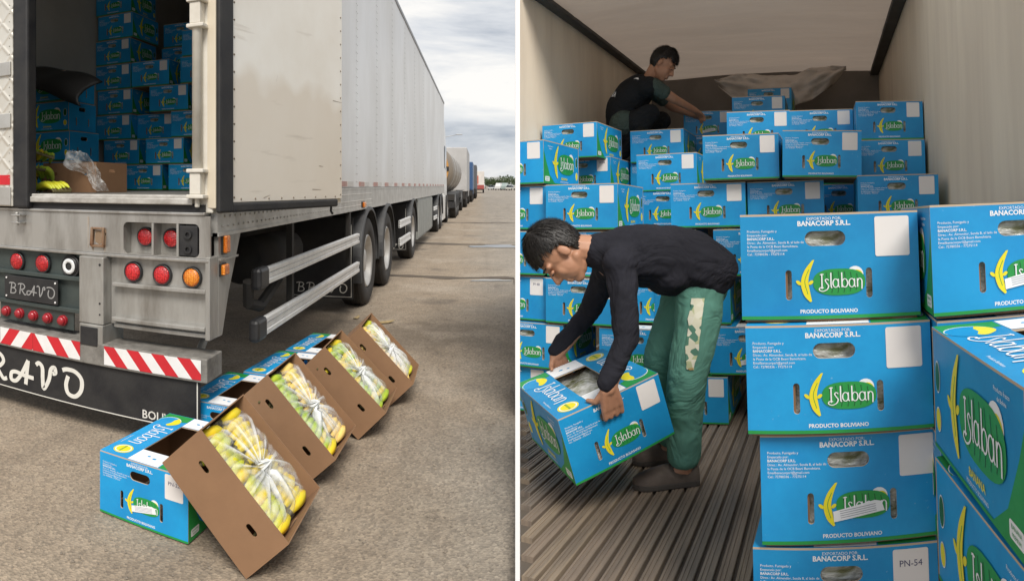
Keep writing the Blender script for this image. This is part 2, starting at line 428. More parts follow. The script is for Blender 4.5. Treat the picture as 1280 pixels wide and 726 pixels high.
# loose grit
mb = MB(); rnd = random.Random(4)
for i in range(2600):
    y = 1.6 + 9 * rnd.random() ** 1.8; x = -2.2 + (y * math.tan(AZL) + 2.1) * rnd.random()
    r = .0025 + .006 * rnd.random() ** 3
    pts = [(x + r * (1 + .4 * rnd.random()), y, r * .4), (x - r, y + r * .3, r * .3), (x, y + r, r * .4), (x + r * .2, y - r, r * .3), (x, y, r * 1.1), (x, y, -r * .2)]
    mb.add(pts, [(0, 2, 4), (2, 1, 4), (1, 3, 4), (3, 0, 4)])
o = mb.build('grit', mat('grit_stone', (.27, .225, .175), .9, var=.6, vscale=3, c2=(.10, .085, .07)), kind='stuff', recalc=False)
tag(o, 'loose stone grit scattered over the yard ground', 'grit')
leafm = mat('dry_leaf', (.40, .30, .15), .8, var=.4, vscale=40)
for x, y, a, s in ((-.97, 6.25, .4, .11), (-1.28, 6.4, 1.2, .06)):
    m_ = MB(); pl = [(s * cos(t) * (1 if cos(t) > 0 else .8), s * .38 * sin(t)) for t in [2 * pi * i / 10 for i in range(10)]]
    vs = [(px, py, .012 + .018 * (px / s) ** 2) for px, py in pl]
    m_.add(vs + [(a_, b_, c_ - .003) for a_, b_, c_ in vs], [tuple(range(10)), tuple(range(10, 20))[::-1]] + [(i, (i + 1) % 10, 10 + (i + 1) % 10, 10 + i) for i in range(10)], 0, T(x, y, 0) @ RZ(a))
    o = m_.build('dry_leaf', leafm)
    tag(o, 'larger pale scrap of dry leaf on the ground beside the first wheel' if s > .1 else 'smaller pale scrap of dry leaf on the ground near the mud flap', 'leaf')

# ------------------------------------------------------------------ dividing panel, seen on its edge
wpan = mat('white_panel', (.86, .86, .86), .5)
PM = RZ(-AZL)
dp = MB(); dp.box(-.006, .006, 1.6, 1.66, -.05, 1.95, 0, PM)
tag(dp.build('divider_post', wpan, bevel=.001), 'slim white upright post between the lorry yard and the trailer interior', 'post')

# ------------------------------------------------------------------ the trailer seen from inside
HR, WL, WR, ZC, YF = 1.1, 2.02, .65, 1.65, 7.3
TL = math.tan(-(647 - 1033) / FPX)
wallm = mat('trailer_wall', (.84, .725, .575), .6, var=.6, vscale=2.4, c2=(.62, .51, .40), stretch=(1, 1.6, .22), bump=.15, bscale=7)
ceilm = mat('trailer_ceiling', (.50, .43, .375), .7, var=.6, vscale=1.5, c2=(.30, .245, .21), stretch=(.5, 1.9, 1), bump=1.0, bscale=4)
trimm = mat('corner_trim', (.075, .07, .065), .6, var=.4, vscale=5)
tr = thing('cargo_trailer', 'beige inside of a cargo trailer with dark corner trims and ribbed floor', 'trailer', RF)
mb = MB(); mb.add([(-WL, WL / TL, -HR), (-WL - .06, (WL + .06) / TL, -HR), (-WL - .06, YF, -HR), (-WL, YF, -HR), (-WL, WL / TL, ZC + .06), (-WL - .06, (WL + .06) / TL, ZC + .06), (-WL - .06, YF, ZC + .06), (-WL, YF, ZC + .06)],
       [(0, 1, 2, 3), (4, 5, 6, 7), (0, 1, 5, 4), (1, 2, 6, 5), (2, 3, 7, 6), (3, 0, 4, 7)])
mb.build('wall', wallm, tr, local=True)
# end return of the left wall, which closes off the stacked cartons from the yard
pe = MB(); pe.box(-.005, .005, 3.62, 4.36, .30, 2.95, 0, RF.inverted() @ PM); pe.build('wall_return', wpan, tr, local=True)
MB().box(WR, WR + .06, 1.75, YF, -HR, ZC + .06).build('wall', wallm, tr, local=True)
MB().box(-WL, WR, YF, YF + .06, -HR, ZC + .06).build('bulkhead', mat('bulkhead_grey', (.21, .19, .17), .7, var=.4, vscale=3), tr, local=True)
RY0 = 3.9
# roof skin, sagging a little between its bows
mb = MB(); nu, nv = 24, 60; vs = []
for j in range(nv + 1):
    y = RY0 + (YF + .06 - RY0) * j / nv
    x0 = max(-WL - .06, -y * TL + .02)
    for i in range(nu + 1):
        x = x0 + (WR + .06 - x0) * i / nu
        z = ZC + .004 + .035 * noise.noise(Vector((x * .9, y * 2.4, 3))) + .022 * noise.noise(Vector((x * 1.4, y * 6, 1)))
        vs.append((x, y, z + .012))
k = nu + 1
mb.add(vs, [(j * k + i, j * k + i + 1, (j + 1) * k + i + 1, (j + 1) * k + i) for j in range(nv) for i in range(nu)])
# single roof sheet, with translucency added so that daylight brightens the trailer inside
nt_ = ceilm.node_tree; pb_ = nt_.nodes['Principled BSDF']; tl_ = nt_.nodes.new('ShaderNodeBsdfTranslucent'); ms_ = nt_.nodes.new('ShaderNodeMixShader')
tl_.inputs['Color'].default_value = (.72, .58, .47, 1); ms_.inputs[0].default_value = .16
nt_.links.new(pb_.outputs[0], ms_.inputs[1]); nt_.links.new(tl_.outputs[0], ms_.inputs[2]); nt_.links.new(ms_.outputs[0], nt_.nodes['Material Output'].inputs[0])
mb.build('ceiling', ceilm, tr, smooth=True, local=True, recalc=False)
MB().box(-WL, -WL + .085, WL / TL + .05, YF, ZC - .035, ZC + .004).build('corner_trim', trimm, tr, local=True, bevel=.01)
MB().box(WR - .10, WR, RY0 + .1, YF, ZC - .045, ZC + .004).build('corner_trim', trimm, tr, local=True, bevel=.01)
# floor: base sheet and raised ribs, each rib a piece of its own
flm = mat('floor_base', (.10, .082, .066), .8, var=.5, vscale=6, c2=(.12, .095, .07))
ribm = [mat('floor_rib', (.26, .20, .15), .6, var=.8, vscale=5, c2=(.14, .112, .09), stretch=(6, .5, 1), bump=.2, bscale=20),
        mat('floor_rib_worn', (.31, .24, .17), .55, var=.8, vscale=5, c2=(.14, .112, .088), stretch=(6, .45, 1), bump=.2, bscale=20),
        mat('floor_rib_grey', (.23, .185, .145), .55, var=.8, vscale=5, c2=(.12, .10, .085), stretch=(6, .5, 1), bump=.2, bscale=20)]
fl = MB().add([(-.42, .8, -HR - .02), (WR, .8, -HR - .02), (WR, YF, -HR - .02), (-WL, YF, -HR - .02), (-WL, WL / TL, -HR - .02)] + [(-.42, .8, -HR - .1), (WR, .8, -HR - .1), (WR, YF, -HR - .1), (-WL, YF, -HR - .1), (-WL, WL / TL, -HR - .1)],
              [(0, 1, 2, 3, 4), (5, 6, 7, 8, 9)] + [(i, (i + 1) % 5, 5 + (i + 1) % 5, 5 + i) for i in range(5)]).build('floor', flm, tr, local=True)
rnd = random.Random(9); x = -WL + .03; k = 0
while x < WR - .05:
    wd_ = .044
    y0 = max(.82, (-x) / TL + .02 if x < 0 else 0)
    m_ = MB(); c = .007
    # T-section rib with a shallow groove in its tread
    prof = [(0, -.02), (0, -.002), (.002, 0), (.009, 0), (.010, -.003), (.0135, -.003), (.0145, 0), (.0235, 0), (.0245, -.003), (.028, -.003), (.029, 0), (wd_ - .002, 0), (wd_, -.002), (wd_, -.02)]
    n = len(prof); vs = [(x + a, y0, -HR + b) for a, b in prof] + [(x + a, YF - .01, -HR + b) for a, b in prof]
    m_.add(vs, [(i, i + 1, n + i + 1, n + i) for i in range(n - 1)] + [tuple(range(n))])
    m_.build('floor_rib', ribm[rnd.choice([0, 0, 1, 1, 2])], fl, local=True)
    x += .058; k += 1
# old tarpaulin hung in a swag below the ceiling at the far end
tarp = mat('tarp_cloth', (.62, .58, .54), .75, var=.4, vscale=3, c2=(.36, .32, .29))
mb = MB(); nu, nv = 48, 16; vs = []
for j in range(nv + 1):
    for i in range(nu + 1):
        u = i / nu; v = j / nv
        x = -1.16 + 1.42 * u
        top = ZC - .05 - .08 * (1 - u) + .0 * u
        sag = .42 * sin(pi * min(1, max(0, u * 1.02))) ** .8
        z = top - v * (sag + .03) + .03 * sin(u * 9) * (1 - v)
        fold = .07 * sin((u * 7 + v * (2.5 - 5 * u)) * 3.4) * (.25 + v) + .035 * sin(u * 33 + v * 9) * (.3 + v) + .07 * noise.noise(Vector((u * 9, v * 6, 1))) + .03 * noise.noise(Vector((u * 24, v * 14, 5)))
        vs.append((x, 6.85 - .35 * sin(v * pi * .5) * sin(pi * u) + fold, z))
k = nu + 1
mb.add(vs, [(j * k + i, j * k + i + 1, (j + 1) * k + i + 1, (j + 1) * k + i) for j in range(nv) for i in range(nu)])
o = mb.build('tarpaulin', tarp, smooth=True, recalc=False, local=True); o.matrix_world = RF
sol = o.modifiers.new('thick', 'SOLIDIFY'); sol.thickness = .004
tag(o, 'crumpled grey tarpaulin hanging in a swag under the trailer ceiling', 'tarpaulin')
# ================================================================== BANANA CARTONS
CW, CL, CH, CP = .43, .53, .26, .262
TB = .005
def logo(mb, cx, cy, s, z, M=None, mats=(0, 1, 2, 3), sun=True):
    """green hand of bananas, pale disc, plain yellow banana and the word; s = width of the whole emblem"""
    g, dg, ye, wh = mats
    if sun:
        mb.flat(ell(cx + .36 * s, cy + .10 * s, .115 * s, .115 * s, 18), z, wh, M)
        mb.flat(ell(cx + .385 * s, cy + .075 * s, .085 * s, .09 * s, 16), z + .0004, ye, M)
    body = [(cx + .135 * s + .365 * s * (abs(cos(t)) ** .75) * (1 if cos(t) >= 0 else -1), cy + .185 * s * (abs(sin(t)) ** .8) * (1 if sin(t) >= 0 else -1)) for t in [2 * pi * i / 28 for i in range(28)]]
    mb.flat(body, z + .0008, g, M)
    for i in range(7):
        x = cx + (-.13 + .085 * i) * s; h = .15 * s * math.sqrt(max(.05, 1 - ((x - cx - .12 * s) / (.40 * s)) ** 2))
        ribbon(mb, smoothpts([(x - .012 * s, cy - h), (x + .012 * s, cy), (x, cy + h)], 4), .012 * s, z + .0012, dg, M)
    # upright yellow banana with two open strips of peel
    o_ = smoothpts([(cx - .235 * s, cy + .31 * s), (cx - .345 * s, cy + .17 * s), (cx - .40 * s, cy), (cx - .36 * s, cy - .17 * s), (cx - .275 * s, cy - .27 * s)], 5)
    i_ = smoothpts([(cx - .25 * s, cy - .26 * s), (cx - .275 * s, cy - .13 * s), (cx - .295 * s, cy + .02 * s), (cx - .265 * s, cy + .16 * s), (cx - .205 * s, cy + .315 * s)], 5)
    mb.flat(o_ + i_, z + .0016, ye, M)
    for q, r_ in ((-1, .045), (1, .04)):
        mb.flat(ell(cx - .345 * s + q * .085 * s, cy + .0 * s, r_ * s, .024 * s, 12, rot=q * .7), z + .0012, ye, M)
    ribbon(mb, smoothpts([(cx - .285 * s, cy + .18 * s), (cx - .345 * s, cy + .02 * s), (cx - .305 * s, cy - .16 * s)], 4), .008 * s, z + .0018, g, M)
    islaban(mb, cx - .13 * s, cy - .075 * s, .118 * s, z + .002, wh, M, wd=.15)
# --- one end panel, local XY plane: x across, y up from the base
H2 = CW / 2
HANDLE = stadium(-.010, CH * .765, .098, .036, 8)
SLOTL = stadium(-.100, CH * .34, .015, .072, 6)
SLOTR = stadium(.093, CH * .345, .015, .072, 6)
END = frame((0, -CL / 2, 0), (1, 0, 0), (0, 0, 1), (0, -1, 0))          # front end faces -Y
BACK = frame((0, CL / 2, 0), (-1, 0, 0), (0, 0, 1), (0, 1, 0))
RSIDE = frame((CW / 2, 0, 0), (0, 1, 0), (0, 0, 1), (1, 0, 0))          # long side facing +X, x runs to the back
LSIDE = frame((-CW / 2, 0, 0), (0, -1, 0), (0, 0, 1), (-1, 0, 0))
TOP = frame((0, 0, CH), (1, 0, 0), (0, 1, 0), (0, 0, 1))
def lid_mesh(open_top=True):
    mb = MB(); z0 = .006
    for F in (END, BACK):
        mb.plate([(-H2, z0), (H2, z0), (H2, CH - TB), (-H2, CH - TB)], -TB, 0, 0, F, [HANDLE, SLOTL, SLOTR], edge=1, back=2)
    h = CL / 2 - TB
    for F in (RSIDE, LSIDE):
        mb.plate([(-h, z0), (h, z0), (h, CH - TB), (-h, CH - TB)], -TB, -.0004, 0, F, back=2)
    o = CL / 2
    hole = [[(-.075, -.15), (.075, -.15), (.075, .15), (-.075, .15)]] if open_top else []
    mb.plate([(-H2, -o), (H2, -o), (H2, o), (-H2, o)], -TB, 0, 0, TOP, hole, edge=1, back=2)
    return mb.mesh('lid', [blue, kraftedge, kraft])
def inner_mesh():
    mb = MB(); a = .008
    x, y = CW / 2 - a, CL / 2 - a
    mb.box(-x, x, -y, y, 0, .012)
    for s in (-1, 1):
        mb.box(s * x - .002, s * x + .002, -y, y, .012, CH - .03)
    mb.box(-x + .003, -.103, -y - .001, -y + .003, .012, CH - .12)
    return mb.mesh('inner_tray', kraft)
def liner_mesh():
    mb = MB(); n = 14; m_ = 12; x, y = CW / 2 - .016, CL / 2 - .018
    vs = []
    for j in range(m_ + 1):
        for i in range(n + 1):
            px, py = -x + 2 * x * i / n, -y + 2 * y * j / m_
            vs.append((px, py, CH - .026 - .03 * (.5 + noise.noise(Vector((px * 9, py * 9, 2))))))
    k = n + 1
    mb.add(vs, [(j * k + i, j * k + i + 1, (j + 1) * k + i + 1, (j + 1) * k + i) for j in range(m_) for i in range(n)])
    vs = []
    for j in range(9):
        for i in range(n + 1):
            px, pz = -x + 2 * x * i / n, .015 + (CH - .055) * j / 8
            vs.append((px, max(-y - .010, -y - .002 + .020 * noise.noise(Vector((px * 14, pz * 14, 5)))), pz))
    mb.add(vs, [(j * k + i, j * k + i + 1, (j + 1) * k + i + 1, (j + 1) * k + i) for j in range(8) for i in range(n)])
    return mb.mesh('liner_bag', liner, smooth=True, recalc=False)
def end_lettering():
    z = .0006; h = MB(); ad_ = MB(); ft = MB()
    text(h, 'EXPORTADO POR:', -.012, CH - .0165, .0100, z, 0, END)
    text(h, 'BANACORP S.R.L.', -.012, CH - .0300, .0165, z, 0, END, bold=.03)
    for i, (s, b) in enumerate((('Producto, Fumigado y', 0), ('Empacado por:', 0), ('BANACORP S.R.L.', .02), ('Direc.: Av. Almendor, Senda B, al lado de', 0), ('la Posta de la OCB Beani Bamohtana.', 0), ('Emailbanacorpsrl@gmail.com', 0), ('Cel.: 72780336 - 77275114', 0))):
        text(ad_, s, -H2 + .016, CH - .044 - .0092 * i, .0082 if not b else .0086, z, 0, END, 'LEFT', b)
    text(ft, 'PRODUCTO BOLIVIANO', -.005, .0205, .0125, z, 0, END, bold=.025)
    return [m_.mesh(n_, pwhite, recalc=False) for m_, n_ in ((h, 'heading_lettering'), (ad_, 'address_lettering'), (ft, 'origin_lettering'))]
def end_edge():
    return MB().flat([(-H2, .0065), (H2, .0065), (H2, .0145), (-H2, .0145)], .0005, 0, END).mesh('green_edge', green, recalc=False)
def end_logo():
    mb = MB(); logo(mb, -.002, CH * .36, .172, .0006, END); return mb.mesh('logo', [green, dgreen, yellow, pwhite], recalc=False)
def label_mesh(words=None):
    mb = MB()
    mb.plate(rrect(H2 - .105, H2 - .022, CH - .108, CH - .012, .005), .0005, .0012, 0, END)
    if words == 'faint': words = None
    if words:
        text(mb, words, H2 - .0635, CH - .052, .021, .0016, 1, END)
    return mb.mesh('shipping_label', [pinkw, ink])
def side_print(F, flip):
    """long side: green corner by the end panel, dark oval, big emblem, small badge; flip puts the corner at the other end"""
    mb = MB(); q = -1 if flip else 1; h = CL / 2
    P = lambda pts: [(q * a, b) for a, b in pts][::q]
    mb.flat(P([(-h + .002, .007), (-.10, .007), (-.18, .06), (-.235, .15), (-h + .002, .21)]), .0004, 0, F)
    mb.flat(P([(-h + .002, .0066), (h - .002, .0066), (h - .002, .0146), (-h + .002, .0146)]), .0006, 0, F)
    logo(mb, .015, CH * .52, .34, .001, F, (0, 1, 2, 3))
    mb.flat(rrect(q * (-.215) - .03, q * (-.215) + .03, .022, .05, .006), .0008, 3, F)
    text(mb, 'BANANA', q * (-.215), .038, .0105, .0012, 0, F); text(mb, 'PREMIUM', q * (-.215), .0265, .009, .0012, 0, F)
    text(mb, 'BANANA', .03, .038, .022, .0012, 2, F, bold=.02)
    text(mb, 'PRODUCTO BOLIVIANO', .03, .022, .011, .0012, 3, F)
    for i, s in enumerate(('Producto fresco', 'de Bolivia')):
        text(mb, s, q * (-.17), CH - .034 - .014 * i, .011, .0012, 3, F)
    bx_ = q * .225
    mb.flat(ell(bx_, CH * .62, .019, .034, 18), .0008, 3, F); mb.flat(ell(bx_, CH * .62, .0165, .031, 18), .0012, 1, F)
    mb.flat(ell(bx_, CH * .28, .019, .026, 18), .0008, 3, F); mb.flat(ell(bx_, CH * .28, .0165, .0235, 18), .0012, 2, F)
    return mb.mesh('side_print', [green, dgreen, yellow, pwhite], recalc=False)
def top_print():
    mb = MB(); h = CL / 2
    for R_ in (TOP,):                                     # a lettered strip along one long edge; its twin is turned half round
        B_ = R_ @ T(-.145, 0, 0) @ RZ(-pi / 2)            # x runs along the carton, read from its outer edge
        mb.flat([(-.262, -.068), (-.155, -.068), (-.20, .068), (-.262, .068)], .0004, 0, B_)
        mb.flat(ell(-.175, -.012, .055, .055, 20), .0006, 3, B_); mb.flat(ell(-.172, -.012, .0535, .0535, 20), .0008, 5, B_)
        islaban(mb, -.105, -.02, .046, .001, 3, B_, wd=.14)
        cr = smoothpts([(-.222, .012), (-.195, .038), (-.160, .042), (-.125, .012), (-.135, -.006), (-.165, .004), (-.195, .002)], 4)
        mb.flat(cr, .001, 2, B_)
    return mb.mesh('top_print', [green, dgreen, yellow, pwhite, navy, blue], recalc=False)
def badge_mesh():
    mb = MB(); B_ = TOP @ T(-.145, 0, 0) @ RZ(-pi / 2)
    mb.flat(ell(.195, 0, .042, .042, 22), .0006, 0, B_); mb.flat(ell(.195, 0, .036, .036, 22), .001, 1, B_); mb.flat(ell(.195, 0, .031, .031, 22), .0014, 0, B_)
    text(mb, 'BANANA', .195, -.006, .014, .0018, 2, B_, bold=.02)
    return mb.mesh('badge', [yellow, pwhite, green], recalc=False)
def motto_mesh():
    mb = MB(); text(mb, 'Producto Boliviano', .10, -.056, .011, .001, 0, TOP @ T(-.145, 0, 0) @ RZ(-pi / 2)); return mb.mesh('top_lettering', pwhite, recalc=False)
def flap_mesh():
    mb = MB(); y0, y1 = .152, .262                        # bare white flap at one end of the opening
    mb.flat([(-.073, y0), (.073, y0), (.073, y1), (-.073, y1)], .0008, 0, TOP)
    mb.flat(ell(-.02, (y0 + y1) / 2, .010, .007, 8), .0012, 1, TOP); mb.flat(ell(.012, (y0 + y1) / 2 - .01, .008, .006, 8), .0012, 1, TOP)
    return mb.mesh('end_flap', [pwhite, blue], recalc=False)
def tape_mesh():
    mb = MB(); M_ = END @ T(.012, CH * .31, 0) @ RZ(.16)
    mb.plate([(-.062, -.014), (.058, -.012), (.055, .010), (.040, .016), (-.060, .010)], .0028, .0034, 0, M_)
    for i in range(4): mb.flat([(-.045, -.008 + .005 * i), (.04, -.008 + .005 * i), (.04, -.0065 + .005 * i), (-.045, -.0065 + .005 * i)], .0038, 1, M_)
    return mb.mesh('paper_strip', [pwhite, mat('faint_print', (.35, .35, .4), .7)])
ME = dict(lid=lid_mesh(), inner=inner_mesh(), liner=liner_mesh(), let=end_lettering(), edge=end_edge(), logo=end_logo(), lab=label_mesh(),
          side=side_print(RSIDE, False), sidel=side_print(LSIDE, True), top=top_print(), flap=flap_mesh(), badge=badge_mesh(), motto=motto_mesh(), tape=tape_mesh())
LABS = {}
def carton(M, label, group, far=False, words=None, tape=False, empty=False, left=False, right=True, wall=False):
    """a printed two-piece banana carton; M puts the middle of its base"""
    t = thing('banana_carton', label, 'carton', M, group)
    mk('lid', ME['lid'], t)
    if not empty:
        mk('inner_tray', ME['inner'], t); mk('liner_bag', ME['liner'], t)
    for me_ in ME['let']: mk(me_.name, me_, t)
    mk('logo', ME['logo'], t); mk('green_edge', ME['edge'], t)
    if words not in LABS: LABS[words] = label_mesh(words)
    mk('shipping_label', LABS[words], t)
    if right: mk('side_print', ME['side'], t)
    if left: mk('side_print', ME['sidel'], t)
    if not far:
        for turn in (0, pi):
            for n_, k_ in (('top_print', 'top'), ('badge', 'badge'), ('top_lettering', 'motto'), ('end_flap', 'flap')):
                o_ = mk(n_, ME[k_], t); o_.matrix_local = RZ(turn)
    if tape: mk('paper_strip', ME['tape'], t)
    return t
# ---- cartons in the trailer seen from inside; x0 = left edge, y = front, level 1 stands on the floor
GR = 'blue banana cartons loaded in the open trailer'
rj = random.Random(3)
def rc(x0, y, lvl, label, rot=0., tilt=0., dz=0., z=None, **k):
    zz = -HR + CP * (lvl - 1) + dz if z is None else z
    M = RF @ T(x0 + CW / 2, y + CL / 2, zz) @ RZ(rot + rj.uniform(-.022, .022)) @ RY(tilt + rj.uniform(-.006, .006)) @ Matrix.Diagonal((rj.uniform(.985, 1.01), rj.uniform(.985, 1.01), rj.uniform(.975, 1.0), 1))
    return carton(M, label, GR, **k)
LV = {1: 'on the floor', 2: 'second up', 3: 'third up', 4: 'fourth up', 5: 'fifth up', 6: 'sixth up', 7: 'seventh up'}
# front stack
rc(-.207, 1.535, 5, 'banana carton at the top of the nearest stack, blank square sticker', dz=0, z=-.250, left=True)
rc(-.190, 1.500, 4, 'banana carton second from top in the nearest stack, sticker with faint marks', z=-.507, left=True)
rc(-.176, 1.530, 3, 'banana carton third from top in the nearest stack, paper strip across its logo', z=-.769, tape=True, left=True)
rc(-.190, 1.530, 2, 'lowest visible carton of the nearest stack, sticker written PN-54', z=-1.031, words='PN-54', left=True)
# stack by the near wall
rc(.232, 1.425, 5, 'carton on top beside the nearest stack with its picture partly covered by paper', z=-.238, left=True, tape=True)
rc(.240, .875, 4, 'carton with its large printed side turned left, below the right-hand top carton', rot=.10, z=-.508, left=True)
rc(.236, 1.435, 4, 'carton behind the side-on carton, squeezed beside the nearest stack, second from top', z=-.502, left=True)
rc(.238, .86, 3, 'lower carton with its large printed side turned left, at the bottom right corner', rot=.09, z=-.772, left=True)
rc(.234, 1.435, 3, 'carton behind the bottom right side-on carton beside the nearest stack', z=-.766, left=True)
# the long rear pile, first rank
def trim(t):
    # the stack stands hard against the dividing panel
    for o in list(t.children):
        bm = bmesh.new(); bm.from_mesh(o.data); W_ = WM[t.name] @ o.matrix_basis; Wi = W_.inverted()
        nrm = Vector((cos(AZL), -sin(AZL), 0)); co_ = nrm * .009
        bmesh.ops.bisect_plane(bm, geom=bm.verts[:] + bm.edges[:] + bm.faces[:], dist=1e-6, plane_co=Wi @ co_, plane_no=(W_.to_3x3().transposed() @ nrm).normalized(), clear_inner=True)
        nf = len(bm.faces); me = o.data.copy(); bm.to_mesh(me); bm.free(); o.data = me
        if nf == 0: bpy.data.objects.remove(o)
for l in range(1, 7):
    t_ = rc({2: -1.885, 4: -2.0}.get(l, -1.993), 3.32 + .03 * (l % 2), l, 'carton in the first column by the left wall, %s' % ({6: 'topmost'}.get(l, LV[l])), words='Pf 48' if l == 3 else None, far=True)
    trim(t_)
for l in range(1, 6):
    rc({2: -1.24, 1: -1.42}.get(l, -1.55), 3.32 - .02 * (l % 2), l, 'carton in the second column from the left wall, %s' % ({5: 'topmost, above the bent worker'}.get(l, LV[l])))
for l in range(1, 5):
    if l != 2: rc(-1.09 - .02 * l, 3.45, l, 'carton in the pile behind the bent worker, third column, %s' % LV[l])
rc(-.98, 3.42, 1, 'carton on the floor behind the green trousers, its sticker showing'); rc(-.645, 3.42, 2, 'carton beside the green trousers with a paper strip, second up', tape=True)
rc(-.96, 3.45, 3, 'carton behind the hip of the bent worker, third up'); rc(-.61, 3.42, 4, 'carton between the dark shirt and the nearest stack, fourth up')
rc(-.876, 3.55, 5, 'carton just above the back of the bent worker, fifth up'); rc(-.442, 3.58, 5, 'carton behind the top of the nearest stack, fifth up')
rc(-.677, 3.50, 6, 'upright carton above the nearest stack, centre of the pile, sixth up', words=None)
rc(-.235, 3.44, 6, 'slightly tilted carton beside the dark gap, sixth up', tilt=.035, dz=-.005)
rc(.165, 3.32, 5, 'carton by the right wall just above the near stacks')
rc(.165, 3.33, 4, 'carton by the right wall hidden below the one above the near stacks')
rc(.20, 3.96, 6, 'carton by the right wall, second from the top of its column'); rc(.205, 4.06, 7, 'topmost carton by the right wall')
rc(.20, 4.0, 5, 'carton by the right wall, third from the top of its column')
rc(-.230, 4.33, 7, 'carton next to the topmost one by the right wall, below the tarpaulin'); rc(-.668, 4.33, 7, 'carton behind the upright central carton, below the tarpaulin')
rc(-.61, 4.33, 6, 'carton in the second rank under the central top cartons'); rc(-.17, 4.33, 6, 'carton in the second rank seen in the dark gap'); rc(-.12, 4.2, 5, 'carton deep at the back of the dark gap by the right wall')
rc(-.745, 5.15, 8, 'carton high at the back, second from the top, below the tarpaulin'); rc(-.725, 6.12, 9, 'highest carton of all at the back under the tarpaulin')
rc(-.74, 5.18, 7, 'carton high at the back, third from the top'); rc(-.73, 6.12, 8, 'carton far back directly beneath the highest one')
rc(-1.29, 5.62, 8, 'carton the squatting worker rests a hand on', rot=.16, left=True, dz=-.02, tape=True)
rc(-1.25, 5.45, 7, 'carton beneath the one under the squatting worker hand', left=True)
rc(-1.50, 4.76, 7, 'carton in front of the knees of the squatting worker', dz=-.03)
rc(-1.30, 4.20, 5, 'carton deep in the gap above the shoulder of the bent worker'); rc(-1.275, 4.20, 6, 'carton above the shoulder of the bent worker, beside the central carton', dz=-.02)
rc(-1.985, 4.19, 7, 'carton leaning over the first column at the left wall, top of the second rank', dz=-.03)
rc(-1.955, 4.36, 6, 'carton with a written sticker between the left columns, second rank', words='Pf 58')
rc(-1.50, 4.78, 6, 'carton under the one at the squatting worker knees'); rc(-2.0, 5.0, 6, 'carton the squatting worker stands on by the left wall'); rc(-1.47, 5.50, 6, 'carton behind the feet of the squatting worker')
# the carton being carried: it hangs from both hands, tipped towards the near corner
RAW = RF @ T(-.945, 2.529, -.902) @ RZ(.768) @ RX(.006) @ RY(-.287)
carton(RAW, 'tipped banana carton carried by the worker in the dark shirt', None, left=True)
# ================================================================== THE LORRY IN THE YARD
YR, XS, XO, ZF, ZT, YE = 2.956, -1.32, -3.92, 1.31, 4.25, 22.0
alu = mat('aluminium_sheet', (.74, .73, .71), .30, .35, var=.4, vscale=1.1, c2=(.50, .48, .44), stretch=(1, 1, .5), bump=.16, bscale=1.9, detail=9)
alu2 = mat('aluminium_rail', (.56, .55, .52), .42, .6, var=.5, vscale=6, c2=(.32, .30, .27))
steel = mat('stainless_rear', (.50, .49, .465), .30, .7, var=.85, vscale=5, c2=(.20, .18, .155), stretch=(1.4, 1, .3), contrast=(.30, .60), bump=.08, bscale=15)
steel2 = mat('grey_paint', (.40, .39, .365), .38, .45, var=.8, vscale=6, c2=(.17, .15, .125), stretch=(1.4, 1, .35), contrast=(.30, .60))
dsteel = mat('dark_green_steel', (.085, .105, .10), .38, .5, var=.5, vscale=7, c2=(.04, .05, .05))
sillm = mat('worn_sill', (.62, .60, .56), .45, .3, var=.7, vscale=12, c2=(.22, .20, .17), stretch=(.6, 1, 1))
ivory = mat('ivory_enamel', (.70, .64, .52), .45, var=.4, vscale=1.6, c2=(.52, .42, .30), stretch=(1, 1, .6), bump=.03, bscale=6)
doorw = mat('door_lining', (.80, .785, .74), .48, var=.6, vscale=1.3, c2=(.66, .61, .53), stretch=(1, 1, .8), bump=.05, bscale=5, detail=8)
post = mat('pale_post', (.68, .65, .58), .5, var=.4, vscale=6, c2=(.40, .35, .28))
rust = mat('rust', (.16, .075, .035), .9, var=.6, vscale=20, c2=(.30, .22, .15))
redl = mat('red_lens', (.72, .015, .02), .18, var=.35, vscale=120, c2=(.30, .0, .005), bump=.6, bscale=140, coat=.6)
redd = mat('dark_red_lens', (.32, .012, .02), .25, coat=.4, bump=.3, bscale=120)
amb = mat('amber_lens', (.90, .26, .015), .18, var=.4, vscale=120, c2=(.55, .11, .0), bump=.6, bscale=140, coat=.6)
clr = mat('clear_lens', (.75, .76, .76), .2, var=.3, vscale=90, bump=.4, bscale=100, coat=.6)
def led(m, base, dark):
    # the lens shows a honeycomb of small diodes
    t = m.node_tree; co = t.nodes.new('ShaderNodeTexCoord'); v = t.nodes.new('ShaderNodeTexVoronoi'); v.inputs['Scale'].default_value = 95; v.inputs['Randomness'].default_value = .25
    r = t.nodes.new('ShaderNodeValToRGB'); r.color_ramp.elements[0].position = .22; r.color_ramp.elements[1].position = .62; r.color_ramp.elements[0].color = (*base, 1); r.color_ramp.elements[1].color = (*dark, 1)
    t.links.new(co.outputs['Object'], v.inputs['Vector']); t.links.new(v.outputs['Distance'], r.inputs[0]); t.links.new(r.outputs[0], t.nodes['Principled BSDF'].inputs['Base Color'])
led(redl, (.85, .03, .035), (.28, .0, .004)); led(amb, (.95, .36, .03), (.50, .10, .0))
tred = mat('tape_red', (.58, .02, .03), .4, var=.25, vscale=14)
twht = mat('tape_white', (.78, .77, .76), .4, var=.25, vscale=14, c2=(.55, .52, .48))
intw = mat('lorry_lining', (.45, .42, .37), .6, var=.5, vscale=1.4, c2=(.30, .27, .23))
stain = mat('dull_stain', (.50, .42, .33), .75)
lorry = thing('semi_trailer', 'long silver refrigerated semi-trailer with its rear door open', 'trailer', T(-2.62, 12, 0))
